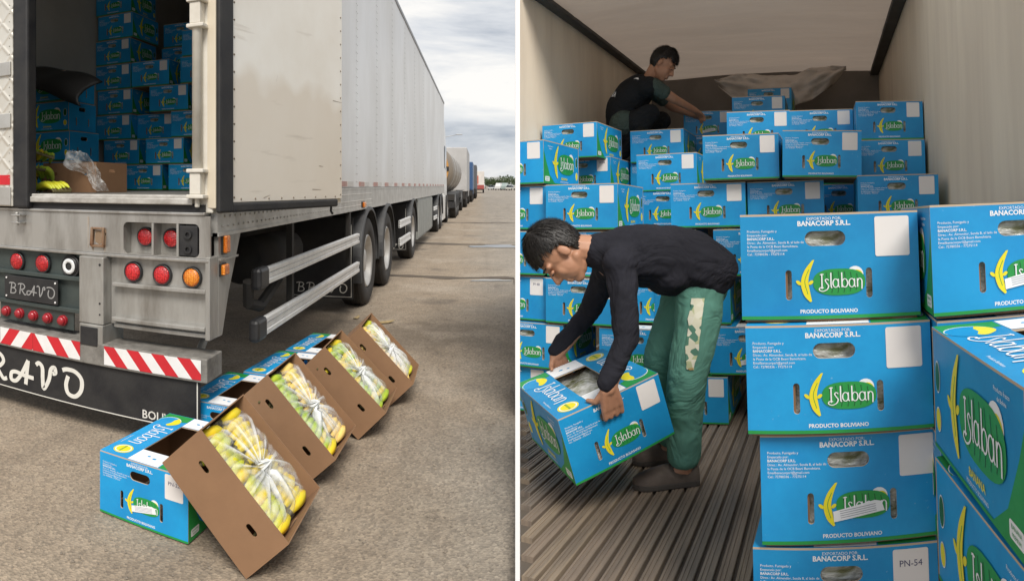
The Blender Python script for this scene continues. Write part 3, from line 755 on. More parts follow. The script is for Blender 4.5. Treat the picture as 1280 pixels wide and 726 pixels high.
# -- body shell
seams = [YR + .03, 5.45, 6.62, 7.9, 9.28, 10.8, 12.4, 14.2, 16.2, 18.4, 20.3, YE]
rnd = random.Random(5)
for a, b in zip(seams[:-1], seams[1:]):
    m_ = MB(); n = 8; k = 10; vs = []
    for j in range(k + 1):                                 # each sheet bulges a touch, so reflections wander
        for i in range(n + 1):
            u, v = i / n, j / k
            y = a + .0015 + (b - a - .003) * u; z = 1.345 + (ZT - .09 - 1.345) * v
            vs.append((XS + .002 * sin(pi * u) * sin(pi * v) + .004 * noise.noise(Vector((y * 1.3, z * 1.1, 2))), y, z))
    m_.add(vs, [(j * (n + 1) + i, j * (n + 1) + i + 1, (j + 1) * (n + 1) + i + 1, (j + 1) * (n + 1) + i) for j in range(k) for i in range(n)])
    o = m_.build('side_panel', alu, lorry, smooth=True, recalc=False)
MB().box(XS - .06, XS - .004, YR + .02, YE, ZF, ZT - .06).build('side_core', mat('seam_core', (.30, .30, .29), .6), lorry)  # even grey core showing through the panel joints
rv = MB()
for y in seams[1:8]:
    for sgn in (-.03, .03):
        z = 1.40
        while z < 4.1:
            rv.lathe([(.006, 0), (.004, .004), (0, .005)], 6, 0, frame((XS + .004, y + sgn, z), (0, 1, 0), (0, 0, 1), (1, 0, 0)), caps=False); z += .085
o = rv.build('rivets', mat('rivet', (.36, .35, .33), .5, .5), lorry, kind='stuff', recalc=False)
MB().box(XS - .05, XS + .012, YR + .02, YE, ZT - .09, ZT - .02).build('roof_rail', mat('dark_rail', (.22, .22, .22), .4, .6), lorry, bevel=.006)
MB().box(XO, XS - .05, YR + .02, YE, ZT - .06, ZT).build('roof', alu, lorry)
MB().box(XO, XO + .05, YR + .02, YE, ZF, ZT - .06).build('lining', intw, lorry)
MB().box(XO + .05, XS - .06, YR + .02, YE, ZF - .05, ZF).build('deck', mat('deck_metal', (.25, .24, .22), .5, .4, var=.5, vscale=6), lorry)
MB().box(XO + .05, XS - .06, YE - .05, YE, ZF, ZT - .06).build('headboard', intw, lorry)
# -- lower side rail with its riveted flange and reflective strips
mb = MB(); mb.box(XS - .03, XS + .008, YR + .03, YE, 1.10, 1.335); mb.box(XS - .02, XS + .016, YR + .03, YE, 1.10, 1.118); mb.box(XS - .02, XS + .013, YR + .03, YE, 1.322, 1.338)
mb.build('lower_rail', alu2, lorry)
rv = MB(); y = 3.05
while y < 7.5:
    for z in (1.15, 1.20, 1.27):
        rv.lathe([(.008, 0), (.005, .005), (0, .006)], 6, 0, frame((XS + .008, y + (.03 if z == 1.20 else 0), z), (0, 1, 0), (0, 0, 1), (1, 0, 0)), caps=False)
    y += .075
rv.build('rail_rivets', alu2, lorry, kind='stuff', recalc=False)
y = 4.0; k = 0; fadr = mat('faded_red', (.42, .20, .17), .5, var=.5, vscale=9, c2=(.5, .42, .38)); fadw = mat('faded_white', (.58, .56, .53), .5)
while y < 21.5:
    MB().box(XS + .004, XS + .0095, y, y + .28, 1.352, 1.402).build('reflective_strip', fadr if k % 2 == 0 else fadw, lorry); y += .30 if k % 2 == 0 else .62; k += 1
# -- rear frame
MB().box(-1.40, -1.322, YR - .006, YR + .06, 1.22, ZT - .02).build('rear_post', post, lorry, bevel=.008)
mb = MB(); mb.cyl((-1.395, YR - .035, 1.36), (-1.395, YR - .035, ZT - .1), .026, 14); mb.build('lock_rod', post, lorry, smooth=True)
for z in (1.37, 2.23, 3.3):
    mb = MB(); mb.box(-1.44, -1.345, YR - .075, YR - .004, z - .075, z - .055); mb.box(-1.44, -1.345, YR - .075, YR - .004, z + .055, z + .075); mb.box(-1.425, -1.365, YR - .066, YR - .006, z - .055, z + .055)
    mb.cyl((-1.395, YR - .035, z - .12), (-1.395, YR - .035, z + .12), .013, 10); mb.build('rod_bracket', post, lorry, bevel=.005)
mb = MB(); mb.box(XO, -1.42, YR - .03, YR + .16, 1.268, 1.312); mb.box(XO, -1.42, YR - .045, YR - .028, 1.262, 1.296); mb.build('door_sill', sillm, lorry, bevel=.006)
MB().box(XO, -1.36, YR - .018, YR + .05, 1.225, 1.262).build('sill_gap_shade', black, lorry)  # shade of the gap under the sill, put in as a black strip
MB().box(XO, -1.352, YR - .04, YR + .05, 1.208, 1.224).build('beam_lip', steel, lorry, bevel=.004)
# crossbeam with the lamp recess cut through
rec = rrect(-1.838, -1.386, .995, 1.165, .028)
RB = frame((0, YR - .03, 0), (1, 0, 0), (0, 0, 1), (0, -1, 0))
MB().plate([(XO, .99), (-1.325, .99), (-1.325, 1.206), (XO, 1.206)], -.012, 0, 0, RB, [rec]).build('crossbeam', steel, lorry)
MB().box(XO, -1.325, YR - .052, YR - .016, .972, .989).build('beam_flange', steel, lorry, bevel=.004)
mb = MB(); mb.box(-1.838, -1.386, YR + .05, YR + .056, .995, 1.165); mb.box(-1.838, -1.386, YR - .018, YR + .05, .990, .9945); mb.box(-1.838, -1.386, YR - .018, YR + .05, 1.1655, 1.17)
mb.box(-1.8425, -1.8385, YR - .018, YR + .056, .99, 1.17); mb.box(-1.3855, -1.3815, YR - .018, YR + .056, .99, 1.17); mb.build('lamp_recess', steel2, lorry)
for x in (-1.655, -1.508): MB().box(x - .006, x + .006, YR - .034, YR + .049, .996, 1.164).build('recess_divider', steel2, lorry)
def lamp(x, z, r, lens, y=YR - .02, ring=blackp, name='tail_light', depth=.02):
    F_ = frame((x, y, z), (1, 0, 0), (0, 0, 1), (0, -1, 0))
    t = MB().lathe([(r * 1.18, -.01), (r * 1.2, .008), (r * 1.12, .014), (r, .014), (r, .004)], 28, 0, F_, caps=False).build(name, ring, lorry, smooth=True)
    MB().lathe([(r, .004), (r * .98, depth * .7), (r * .8, depth), (0, depth * 1.12)], 28, 0, F_, caps=False).build('lens', lens, t, smooth=True)
    return t
lamp(-1.737, 1.083, .045, redl, YR + .04, name='tail_light'); lamp(-1.577, 1.081, .045, redl, YR + .04)
pl = MB().box(-1.500, -1.396, YR - .030, YR + .0, 1.0, 1.155).build('socket_plate', blackp, lorry, bevel=.004)
for zz in (1.035, 1.11): MB().lathe([(.022, 0), (.022, .012), (.012, .012), (.012, .002)], 14, 0, frame((-1.448, YR - .030, zz), (1, 0, 0), (0, 0, 1), (0, -1, 0)), caps=False).build('socket', black, pl)
# lower right lamp panel between post and corner
mb = MB(); mb.box(-1.93, -1.345, YR - .008, YR + .004, .605, .972); mb.build('lamp_panel', steel2, lorry)
for z, d in ((.825, .05), (.638, .055), (.600, .03)):
    MB().box(-1.90, -1.345, YR - d, YR - .009, z - .010, z + .012).build('panel_rail', steel2, lorry, bevel=.004)
MB().box(-1.344, -1.318, YR - .05, YR + .05, .585, 1.0).build('corner_angle', steel2, lorry, bevel=.003)
lamp(-1.782, .897, .047, redl, YR - .016); lamp(-1.605, .893, .047, redl, YR - .016); lamp(-1.432, .891, .046, amb, YR - .016, name='turn_light')
# bumper post with the tow socket under it
MB().box(-2.095, -1.932, YR - .085, YR + .14, .604, .971).build('bumper_post', steel2, lorry, bevel=.006)
for z, r in ((.93, .007), (.72, .006), (.66, .005)): MB().lathe([(r, 0), (r, .003), (0, .003)], 8, 0, frame((-1.955, YR - .085, z), (1, 0, 0), (0, 0, 1), (0, -1, 0)), caps=False).build('bolt_hole', black, lorry)
mb = MB(); mb.box(-2.085, -1.93, YR - .095, YR + .12, .482, .602); mb.build('tow_socket', steel2, lorry, bevel=.004)
MB().box(-2.075, -1.962, YR - .102, YR - .092, .488, .588).build('socket_cover', blackp, lorry, bevel=.003)
# rust round an old latch eye, and the door catch
mb = MB(); mb.box(-2.045, -1.955, YR - .048, YR - .031, 1.02, 1.032); mb.box(-2.045, -2.03, YR - .048, YR - .031, 1.032, 1.13); mb.box(-1.97, -1.955, YR - .048, YR - .031, 1.032, 1.13); mb.box(-2.03, -1.97, YR - .046, YR - .031, 1.118, 1.13)
mb.build('latch_eye', rust, lorry, bevel=.004)
rs_ = mat('rust_stain', (.23, .155, .095), .75, var=.9, vscale=18, c2=(.36, .33, .29), stretch=(1.5, 1, .3), contrast=(.4, .6))
for x_, w_, z1_, z0_ in ((-2.038, .012, 1.118, .995), (-1.962, .014, 1.125, .992), (-2.0, .05, 1.115, 1.034), (-2.07, .006, 1.19, 1.01)):
    MB().plate([(x_ - w_, z1_ - .01), (x_ - w_ * .7, z1_), (x_ + w_ * .8, z1_ - .004), (x_ + w_, z1_ - .02), (x_ + w_ * .6, z0_ + .012), (x_ + w_ * .1, z0_), (x_ - w_ * .6, z0_ + .02)], .0004, .001, 0, RB).build('rust_run', rs_, lorry)
mb = MB(); mb.box(-2.60, -2.53, YR - .09, YR - .031, 1.132, 1.142); mb.box(-2.60, -2.53, YR - .09, YR - .031, 1.178, 1.188); mb.cyl((-2.565, YR - .075, 1.12), (-2.565, YR - .075, 1.2), .012, 10); mb.build('door_catch', steel, lorry, bevel=.003)
# left bay: dark panel, lamps, plate, small lamps
MB().box(XO, -2.10, YR - .006, YR + .004, .63, .971).build('lamp_panel', dsteel, lorry)
for z in (.830, .648): MB().box(XO, -2.10, YR - .04, YR - .007, z - .012, z + .014).build('panel_rail', dsteel, lorry, bevel=.004)
lamp(-2.612, .895, .049, redl, YR - .014); lamp(-2.409, .898, .049, redl, YR - .014)
t = lamp(-2.201, .899, .056, blackp, YR - .014, name='reverse_light')
F_ = frame((-2.201, YR - .014, .899), (1, 0, 0), (0, 0, 1), (0, -1, 0))
MB().lathe([(.044, .026), (.04, .03), (.024, .03), (.022, .026)], 24, 0, F_, caps=False).build('clear_ring', clr, t, smooth=True)
pl = MB().box(-2.69, -2.272, YR - .05, YR - .041, .668, .812).build('name_plate', blackp, lorry, bevel=.003)
mb = MB(); bravo(mb, -2.645, .705, .062, .0515, 0, frame((0, YR, 0), (1, 0, 0), (0, 0, 1), (0, -1, 0)), wd=.13); mb.build('lettering', mat('dull_silver', (.42, .42, .42), .4, .5), pl, recalc=False)
for x, z in ((-2.29, .795), (-2.29, .684), (-2.672, .684), (-2.672, .795)): MB().lathe([(.006, 0), (.006, .003), (0, .004)], 8, 0, frame((x, YR - .05, z), (1, 0, 0), (0, 0, 1), (0, -1, 0)), caps=False).build('screw', twht, pl)
MB().box(-2.75, -2.178, YR - .02, YR - .012, .532, .632).build('lamp_strip', dsteel, lorry)
for i in range(5): lamp(-2.692 + .11 * i, .582, .026, redd, YR - .028, ring=redd, name='marker_lamp', depth=.03)
# bumper bar, its dusty top and the striped board
bump_ = MB().box(XO, -1.312, YR - .096, YR + .09, .385, .505).build('bumper_bar', mat('bumper_grey', (.27, .255, .23), .6, .2, var=.7, vscale=14, c2=(.10, .09, .08), bump=.2, bscale=30), lorry, bevel=.005)
RBF = frame((0, YR - .0975, 0), (1, 0, 0), (0, 0, 1), (0, -1, 0))
def stripes(x0, x1, lean, w0, red_first):
    x = x0; k = 0
    z0, z1 = .398, .497
    def clip(poly):
        out_ = poly
        for ax, sgn in ((x0, 1), (x1, -1)):
            res = []
            for i in range(len(out_)):
                a, b = out_[i], out_[(i + 1) % len(out_)]
                ia, ib = (a[0] - ax) * sgn >= 0, (b[0] - ax) * sgn >= 0
                if ia: res.append(a)
                if ia != ib: t = (ax - a[0]) / (b[0] - a[0]); res.append((ax, a[1] + t * (b[1] - a[1])))
            out_ = res
            if not out_: return []
        return out_
    x = x0 - w0 * 2
    while x < x1 + w0 * 2:
        p = clip([(x, z0), (x + w0, z0), (x + w0 + lean, z1), (x + lean, z1)])
        if len(p) >= 3: MB().plate(p, .0, .0012, 0, RBF).build('hazard_stripe', tred if (k % 2 == 0) == red_first else twht, bump_)
        x += w0; k += 1
stripes(-2.68, -2.42, .075, .085, True); stripes(-2.418, -2.078, -.075, .088, True); stripes(-1.918, -1.345, -.085, .075, False)
# spray flap
flap = MB().box(XO, -1.362, YR - .075, YR - .062, .128, .384).build('spray_flap', black, lorry, bevel=.002)
RBL = frame((0, YR - .0755, 0), (1, 0, 0), (0, 0, 1), (0, -1, 0)); wl = mat('painted_letter', (.72, .70, .64), .6, var=.2, vscale=20)
mb = MB(); bravo(mb, -2.98, .178, .145, .0012, 0, RBL, wd=.19, step=1.32); mb.build('lettering', wl, flap, recalc=False)
mb = MB(); text(mb, 'BOLIVIA', -1.695, .150, .062, .0012, 0, RBL, 'LEFT', bold=.012); mb.build('lettering', wl, flap, recalc=False)
mb = MB(); mb.flat([(-3.9, .1335), (-1.372, .1335), (-1.372, .139), (-3.9, .139)], .0012, 0, RBL); mb.flat([(-1.378, .139), (-1.372, .139), (-1.372, .378), (-1.378, .378)], .0012, 0, RBL); mb.build('border_line', wl, flap, recalc=False)
mb = MB(); mb.cyl((-1.47, YR + .05, .385), (-1.45, YR + .25, .60), .022, 10); mb.build('bumper_strut', steel2, lorry, smooth=True)
# side gusset at the rear corner with two amber side lamps
G_ = frame((XS, 0, 0), (0, 1, 0), (0, 0, 1), (1, 0, 0))
MB().plate([(YR + .052, .585), (YR + .10, .585), (YR + .19, .80), (YR + .36, 1.10), (YR + .052, 1.10)], -.02, .004, 0, G_).build('corner_gusset', steel2, lorry)
MB().plate([(YR + .052, .975), (YR + .285, .975), (YR + .292, .985), (YR + .052, .985)], .004, .02, 0, G_).build('gusset_lip', steel2, lorry)
for y, z, a, b in ((YR + .12, 1.055, .028, .045), (YR + .10, .925, .035, .028)):
    t = MB().box(XS + .004, XS + .012, y - a * 1.2, y + a * 1.2, z - b * 1.2, z + b * 1.2).build('side_marker', blackp, lorry, bevel=.003)
    MB().box(XS + .012, XS + .034, y - a, y + a, z - b, z + b).build('lens', amb, t, bevel=.008)
# -- closed left door with embossed skin
qm = mat('quilted_skin', (.70, .67, .60), .35, .45, var=.3, vscale=2, c2=(.5, .46, .4))
qn = qm.node_tree; wv = [qn.nodes.new('ShaderNodeTexWave') for _ in range(2)]
qc = qn.nodes.new('ShaderNodeTexCoord'); ad = qn.nodes.new('ShaderNodeMath'); ad.operation = 'MAXIMUM'
for i, wvn in enumerate(wv):
    mpn = qn.nodes.new('ShaderNodeMapping'); mpn.inputs['Rotation'].default_value = (0, radians(45 if i else -45), 0)
    qn.links.new(qc.outputs['Object'], mpn.inputs['Vector']); qn.links.new(mpn.outputs[0], wvn.inputs['Vector']); wvn.inputs['Scale'].default_value = 3.2; wvn.bands_direction = 'X'
    pw = qn.nodes.new('ShaderNodeMath'); pw.operation = 'POWER'; pw.inputs[1].default_value = 8; qn.links.new(wvn.outputs['Fac'], pw.inputs[0]); qn.links.new(pw.outputs[0], ad.inputs[i])
bp = qn.nodes.new('ShaderNodeBump'); bp.inputs['Strength'].default_value = .4; bp.inputs['Distance'].default_value = .012; qn.links.new(ad.outputs[0], bp.inputs['Height']); qn.links.new(bp.outputs[0], qn.nodes['Principled BSDF'].inputs['Normal'])
ld = MB().box(XO, -2.60, YR - .075, YR - .012, 1.235, ZT - .04).build('closed_door', qm, lorry, bevel=.004)
MB().box(-2.605, -2.485, YR - .07, YR + .02, 1.225, ZT - .05).build('door_seal', black, lorry, bevel=.015)
for z0, z1 in ((2.03, 2.115), (1.71, 1.80)): MB().box(XO, -2.61, YR - .088, YR - .0755, z0, z1).build('hinge_strap', alu2, ld, bevel=.004)
MB().box(XO, -2.62, YR - .079, YR - .0755, 1.365, 1.425).build('reflector', tred, ld)
MB().box(XO, -2.61, YR - .085, YR - .0755, 1.24, 1.352).build('kick_plate', alu2, ld, bevel=.003)
rv = MB(); z = 1.26
while z < 4.1: rv.lathe([(.005, 0), (.003, .004), (0, .005)], 6, 0, frame((-2.625, YR - .0752, z), (1, 0, 0), (0, 0, 1), (0, -1, 0)), caps=False); z += .05
rv.build('rivets', alu2, ld, kind='stuff', recalc=False)
# -- right door swung back past the side: lining, black seal, rivets, scrape marks
dv = Vector((.347, 1.288, 0)).normalized(); dn = Vector((dv.y, -dv.x, 0))
DM = frame((-1.300, YR - .02, 0), dv, (0, 0, 1), dn)                    # x along the door, y up, z towards the viewer
dr = MB().box(.0, 1.345, 1.245, ZT - .03, -.075, -.002, 0, DM).build('open_door', ivory, lorry, bevel=.004)
lining_ = MB()
mb = MB(); mb.box(.0, .115, 1.222, ZT - .03, -.002, .030, 0, DM); mb.build('door_seal', black, dr, bevel=.012)
mb = MB(); mb.box(.1155, 1.25, 1.222, 1.272, -.002, .030, 0, DM); mb.build('door_seal', black, dr, bevel=.012)
dl = MB().box(.118, 1.335, 1.275, ZT - .05, -.001, .010, 0, DM).build('door_lining', doorw, dr)
# years of hands and loads have browned the lower half of the lining, with a ragged upper border and some long rub marks
t_ = doorw.node_tree; N_ = t_.nodes.new; K_ = t_.links.new; pb = t_.nodes['Principled BSDF']; prev = pb.inputs['Base Color'].links[0].from_socket
co_ = N_('ShaderNodeTexCoord'); sp_ = N_('ShaderNodeSeparateXYZ'); K_(co_.outputs['Object'], sp_.inputs[0])
n_ = N_('ShaderNodeTexNoise'); n_.inputs['Scale'].default_value = 2.2; n_.inputs['Detail'].default_value = 2.5; K_(co_.outputs['Object'], n_.inputs['Vector'])
a_ = N_('ShaderNodeMath'); a_.operation = 'MULTIPLY_ADD'; a_.inputs[1].default_value = .7; K_(n_.outputs['Fac'], a_.inputs[0]); K_(sp_.outputs['Z'], a_.inputs[2])
r_ = N_('ShaderNodeMapRange'); r_.inputs[1].default_value = 2.36; r_.inputs[2].default_value = 2.24; r_.inputs[3].default_value = 0; r_.inputs[4].default_value = .62; K_(a_.outputs[0], r_.inputs[0])
x_ = N_('ShaderNodeMix'); x_.data_type = 'RGBA'; K_(r_.outputs[0], x_.inputs[0]); K_(prev, x_.inputs[6]); x_.inputs[7].default_value = (.60, .525, .43, 1)
w_ = N_('ShaderNodeTexNoise'); w_.inputs['Scale'].default_value = 3; w_.inputs['Detail'].default_value = 7; mp_ = N_('ShaderNodeMapping'); mp_.inputs['Scale'].default_value = (.6, .6, 5); mp_.inputs['Rotation'].default_value = (.5, 0, 0); K_(co_.outputs['Object'], mp_.inputs['Vector']); K_(mp_.outputs[0], w_.inputs['Vector'])
r2_ = N_('ShaderNodeMapRange'); r2_.inputs[1].default_value = .64; r2_.inputs[2].default_value = .76; r2_.inputs[4].default_value = .55; K_(w_.outputs['Fac'], r2_.inputs[0])
x2_ = N_('ShaderNodeMix'); x2_.data_type = 'RGBA'; K_(r2_.outputs[0], x2_.inputs[0]); K_(x_.outputs[2], x2_.inputs[6]); x2_.inputs[7].default_value = (.40, .34, .28, 1); K_(x2_.outputs[2], pb.inputs['Base Color'])
rv = MB()
for x in (.14, 1.315):
    z = 1.30
    while z < 4.1: rv.lathe([(.0065, 0), (.004, .004), (0, .005)], 6, 0, DM @ frame((x, z, .010), (1, 0, 0), (0, 1, 0), (0, 0, 1)), caps=False); z += .09 + .02 * ((int(z * 100)) % 3)
x = .2
while x < 1.3: rv.lathe([(.0065, 0), (.004, .004), (0, .005)], 6, 0, DM @ frame((x, 1.29, .010), (1, 0, 0), (0, 1, 0), (0, 0, 1)), caps=False); x += .13
rv.build('rivets', mat('dark_rivet', (.20, .16, .12), .6, .3), dr, kind='stuff', recalc=False)
scr = MB(); rnd = random.Random(21)
for i in range(7):
    x = .18 + 1.1 * rnd.random(); z = 1.30 + 2.2 * rnd.random() ** 1.7; l = .015 + .05 * rnd.random(); a = rnd.choice([0, 0, pi / 2, .5]) + rnd.uniform(-.3, .3); h = .0025
    c_, s_ = cos(a) * l, sin(a) * l
    scr.add([(x - c_, z - s_ - h, .0112), (x + c_, z + s_ - h * .3, .0112), (x + c_, z + s_ + h * .3, .0112), (x - c_, z - s_ + h, .0112)], [(0, 1, 2, 3)], 0, DM)
scr.build('scuff_marks', mat('scuff', (.30, .24, .19), .8), dr, kind='stuff', recalc=False)
mb = MB(); mb.tube([(.0 + 1.26, 1.235, -.03), (1.255, 1.19, -.03), (1.24, 1.175, -.01)], .008, 8, 0, DM); mb.build('door_hook', blackp, dr)
# -- side guards
guard = mat('guard_aluminium', (.82, .82, .81), .35, .25, var=.3, vscale=8, c2=(.48, .47, .45))
def side_guard(y0, y1, z0, z1, cap=True):
    m_ = MB(); h = z1 - z0
    for k in range(3):
        a = z0 + h * k / 3 + .003; b = z0 + h * (k + 1) / 3 - .003
        m_.box(-1.300, -1.262 - (.006 if k == 1 else 0), y0, y1, a, b)
    m_.box(-1.298, -1.275, y0, y1, z0, z1)
    g = m_.build('side_guard', guard, lorry, bevel=.003)
    if cap: MB().box(-1.318, -1.252, y0 - .17, y0 - .001, z0 - .012, z1 + .012).build('end_cap', blackp, g, bevel=.022)
side_guard(3.64, 6.50, .765, .868); side_guard(3.60, 6.50, .468, .575)
side_guard(9.85, 11.25, .70, .82, False); side_guard(9.85, 11.25, .42, .54, False); side_guard(16.9, 17.9, .70, .80, False); side_guard(16.9, 17.9, .45, .55, False)
for y in (4.25, 6.2): MB().box(-1.345, -1.303, y, y + .05, .44, 1.10).build('guard_bracket', under, lorry)
mb = MB(); mb.tube([(-1.34, 3.50, .80), (-1.36, 3.55, .66), (-1.36, 3.75, .61), (-1.42, 4.30, .70)], .035, 8); mb.build('guard_brace', under, lorry)
# -- running gear
tyre = mat('tyre_rubber', (.022, .021, .020), .78, var=.5, vscale=6, c2=(.06, .052, .045), bump=.15, bscale=60)
rimm = mat('wheel_rim', (.55, .54, .52), .42, .6, var=.4, vscale=9, c2=(.33, .31, .28))
fen = mat('fender_plastic', (.05, .052, .055), .5, var=.4, vscale=5, c2=(.09, .085, .08))
def wheel(y, R=.50, xo=-1.295, parent=lorry, wd=.29):
    F_ = frame((xo, y, R), (0, 1, 0), (0, 0, 1), (1, 0, 0))
    w_ = MB().lathe([(R * .60, -wd + .02), (R * .82, -wd), (R * .96, -wd + .02), (R, -wd + .05), (R, -.05), (R * .97, -.02), (R * .90, -.004), (R * .72, 0), (R * .60, -.025), (R * .585, -.05)], 44, 0, F_, caps=False).build('wheel', tyre, parent, smooth=True)
    rb = MB()
    rb.lathe([(R * .60, -.024), (R * .575, -.012), (R * .55, -.03), (R * .50, -.10), (R * .46, -.125), (R * .30, -.115), (R * .27, -.07), (R * .25, -.055), (R * .14, -.05), (0, -.045)], 36, 0, F_, caps=False)
    rb.build('rim', rimm, w_, smooth=True)
    nb = MB()
    for i in range(10):
        a = 2 * pi * i / 10; nb.cyl((R * .385 * cos(a), R * .385 * sin(a), -.13), (R * .385 * cos(a), R * .385 * sin(a), -.095), .016, 6, 0, F_)
    nb.build('wheel_nuts', rimm, w_, kind='stuff')
    tr_ = MB()                                                       # circumferential tread grooves read as raised bands
    for k in range(5):
        a = -wd + .055 + (wd - .11) * k / 4.0
        tr_.lathe([(R + .0, a - .018), (R + .006, a - .014), (R + .006, a + .014), (R, a + .018)], 44, 0, F_, caps=False)
    tr_.build('tread', tyre, w_, smooth=False, kind='stuff')
def fender(y, R=.60, xo=-1.29, parent=lorry, a0=-.12, a1=pi + .12):
    m_ = MB(); n = 22; vs = []
    for i in range(n + 1):
        a = a0 + (a1 - a0) * i / n
        for (r, x) in ((R, xo - .36), (R, xo + .01), (R - .03, xo + .018), (R - .045, xo + .012), (R - .015, xo - .004), (R - .015, xo - .36)):
            vs.append((x, y + r * cos(a), .52 + r * sin(a)))
    k = 6
    m_.add(vs, [(i * k + j, i * k + (j + 1) % k, (i + 1) * k + (j + 1) % k, (i + 1) * k + j) for i in range(n) for j in range(k)] + [tuple(range(k)), tuple(n * k + j for j in range(k))])
    m_.build('mudguard', fen, parent, smooth=False, bevel=.006)
for y in (7.25, 8.72, 12.0): wheel(y)
fender(7.25, .60, a1=pi + .35); fender(8.72, .60); fender(12.0, .60)
for y in (7.25, 8.72, 12.0):
    wheel(y, xo=-3.66)
    MB().cyl((-3.6, y, .5), (-1.6, y, .5), .075, 12).build('axle', under, lorry, smooth=True)
for x in (-3.1, -2.15): MB().box(x - .06, x + .06, YR + .3, YE - 1, .80, 1.10).build('chassis_beam', under, lorry)
for y in (3.6, 4.6, 5.6, 6.6, 9.6, 10.6, 13): MB().box(XO + .1, XS - .04, y, y + .06, 1.16, 1.259).build('cross_member', under, lorry)
MB().box(-3.8, -1.38, 3.1, 3.2, .6, 1.2).build('rear_baffle', under, lorry)
mb = MB(); mb.cyl((-1.75, 4.4, .80), (-1.75, 5.5, .80), .17, 18); mb.build('air_tank', under, lorry, smooth=True)
for y, x0, z0 in ((6.56, -2.02, .17), (11.32, -2.0, .20)):
    f2 = MB().box(x0, -1.345, y, y + .012, z0, 1.02).build('wheel_flap', black, lorry)
    F2 = frame((0, y - .001, 0), (1, 0, 0), (0, 0, 1), (0, -1, 0))
    mb = MB(); bravo(mb, -1.955, .235, .095, .001, 0, F2, wd=.12, step=1.2); mb.build('lettering', wl, f2, recalc=False)
    mb = MB(); mb.flat([(x0 + .02, z0 + .02), (-1.36, z0 + .02), (-1.36, z0 + .026), (x0 + .02, z0 + .026)], .001, 0, F2); mb.flat([(-1.366, z0 + .026), (-1.36, z0 + .026), (-1.36, .95), (-1.366, .95)], .001, 0, F2); mb.build('border_line', wl, f2, recalc=False)
t = MB().box(XS + .008, XS + .016, 6.86, 7.02, 1.115, 1.185).build('side_marker', blackp, lorry); MB().box(XS + .016, XS + .04, 6.88, 7.0, 1.12, 1.18).build('lens', amb, t, bevel=.01)
# tool lockers hung behind the third axle
lk = mat('locker_grey', (.30, .31, .29), .5, .2, var=.4, vscale=5)
MB().box(-1.75, -1.325, 13.0, 16.7, .26, 1.09).build('tool_locker', lk, lorry)
for i in range(3): MB().box(-1.324, -1.306, 13.06 + 1.22 * i, 14.22 + 1.22 * i, .30, 1.06).build('locker_door', lk, lorry, bevel=.004)
# -- tractor unit
cabw = mat('cab_white', (.74, .74, .72), .35, coat=.3); glassm = mat('dark_glass', (.015, .02, .022), .08)
tk = thing('tractor_unit', 'white lorry tractor coupled to the silver semi-trailer', 'truck', T(-2.62, 20, 0))
for y in (18.9, 20.2): wheel(y, parent=tk); fender(y, parent=tk)
MB().box(-1.55, -1.30, 20.85, 22.4, .22, 1.02).build('side_skirt', cabw, tk, bevel=.02)
MB().box(-3.4, -1.7, 18.2, 25.0, .6, 1.0).build('chassis', under, tk)
mb = MB(); mb.add([(-3.85, 22.35, .9), (-1.36, 22.35, .9), (-1.36, 24.6, .5), (-3.85, 24.6, .5), (-3.85, 22.35, 3.9), (-1.40, 22.35, 3.9), (-1.40, 24.1, 3.5), (-3.85, 24.1, 3.5), (-3.85, 24.6, 2.2), (-1.38, 24.6, 2.2)],
    [(0, 1, 2, 3), (4, 5, 6, 7), (0, 1, 5, 4), (1, 2, 9, 6, 5), (2, 3, 8, 9), (9, 8, 7, 6), (3, 0, 4, 7, 8)]); mb.build('cab', cabw, tk, bevel=.05)
MB().box(-1.372, -1.36, 23.1, 24.2, 2.0, 2.8).build('cab_window', glassm, tk)
wheel(23.9, parent=tk)
# ================================================================== CARTONS INSIDE THE LORRY
GL = 'blue banana cartons stacked inside the lorry'
def lc(x0, y, lvl, label, rot=0., **k):
    M = T(x0 + CW / 2, y + CL / 2, ZF + .002 + CP * (lvl - 1)) @ RZ(rot + rj.uniform(-.02, .02))
    return carton(M, label, GL, far=True, **k)
ORD = ['bottom', 'second', 'third', 'fourth', 'fifth', 'sixth', 'seventh', 'eighth']
PLACE = ['nearest the lorry wall', 'in the middle of the row', 'beside the white door rod']
rows = {1: (-3.82, -3.49, -2.99), 2: (-3.76, -3.25, -2.70), 3: (-3.86, -3.42, -2.96), 4: (-3.84, -3.21, -2.66), 5: (-3.86, -3.42, -2.86), 6: (-3.86, None, -2.84), 7: (-3.83, None, None), 8: (-3.86, None, None)}
for l, xs_ in rows.items():
    for i, x in enumerate(xs_):
        if x is None: continue
        if l == 1 and i == 0: x = -3.86; 
        lc(x, 5.6 + (.12 if (l, i) in ((1, 0), (3, 1)) else 0) + (.5 if (l, i) == (1, 0) else 0), l, 'carton in the %s row from below inside the lorry, %s' % (ORD[l - 1], PLACE[i]))
for x, l, s in ((-3.42, 6, 'sixth'), (-3.4, 7, 'seventh'), (-2.95, 5, 'fifth'), (-3.0, 6, 'sixth'), (-3.43, 5, 'fifth'), (-2.46, 4, 'fourth'), (-2.5, 2, 'second')):
    lc(x, 6.25, l, 'carton in the dark second rank inside the lorry, %s row, %s' % (s, 'towards the wall' if x < -3.2 else ('far right' if x > -2.6 else 'to the right')))
for l in range(1, 5):
    M = T(-3.60 + (.03 if l == 2 else 0) - .02 * (l == 4), 4.62, ZF + .002 + CP * (l - 1)) @ RZ(-pi / 2 + (.03 if l % 2 else -.02))
    carton(M, 'carton with its printed long side forward behind the closed door, %s of that stack' % ('topmost', 'third up', 'second up', 'bottom')[4 - l], GL, far=True)
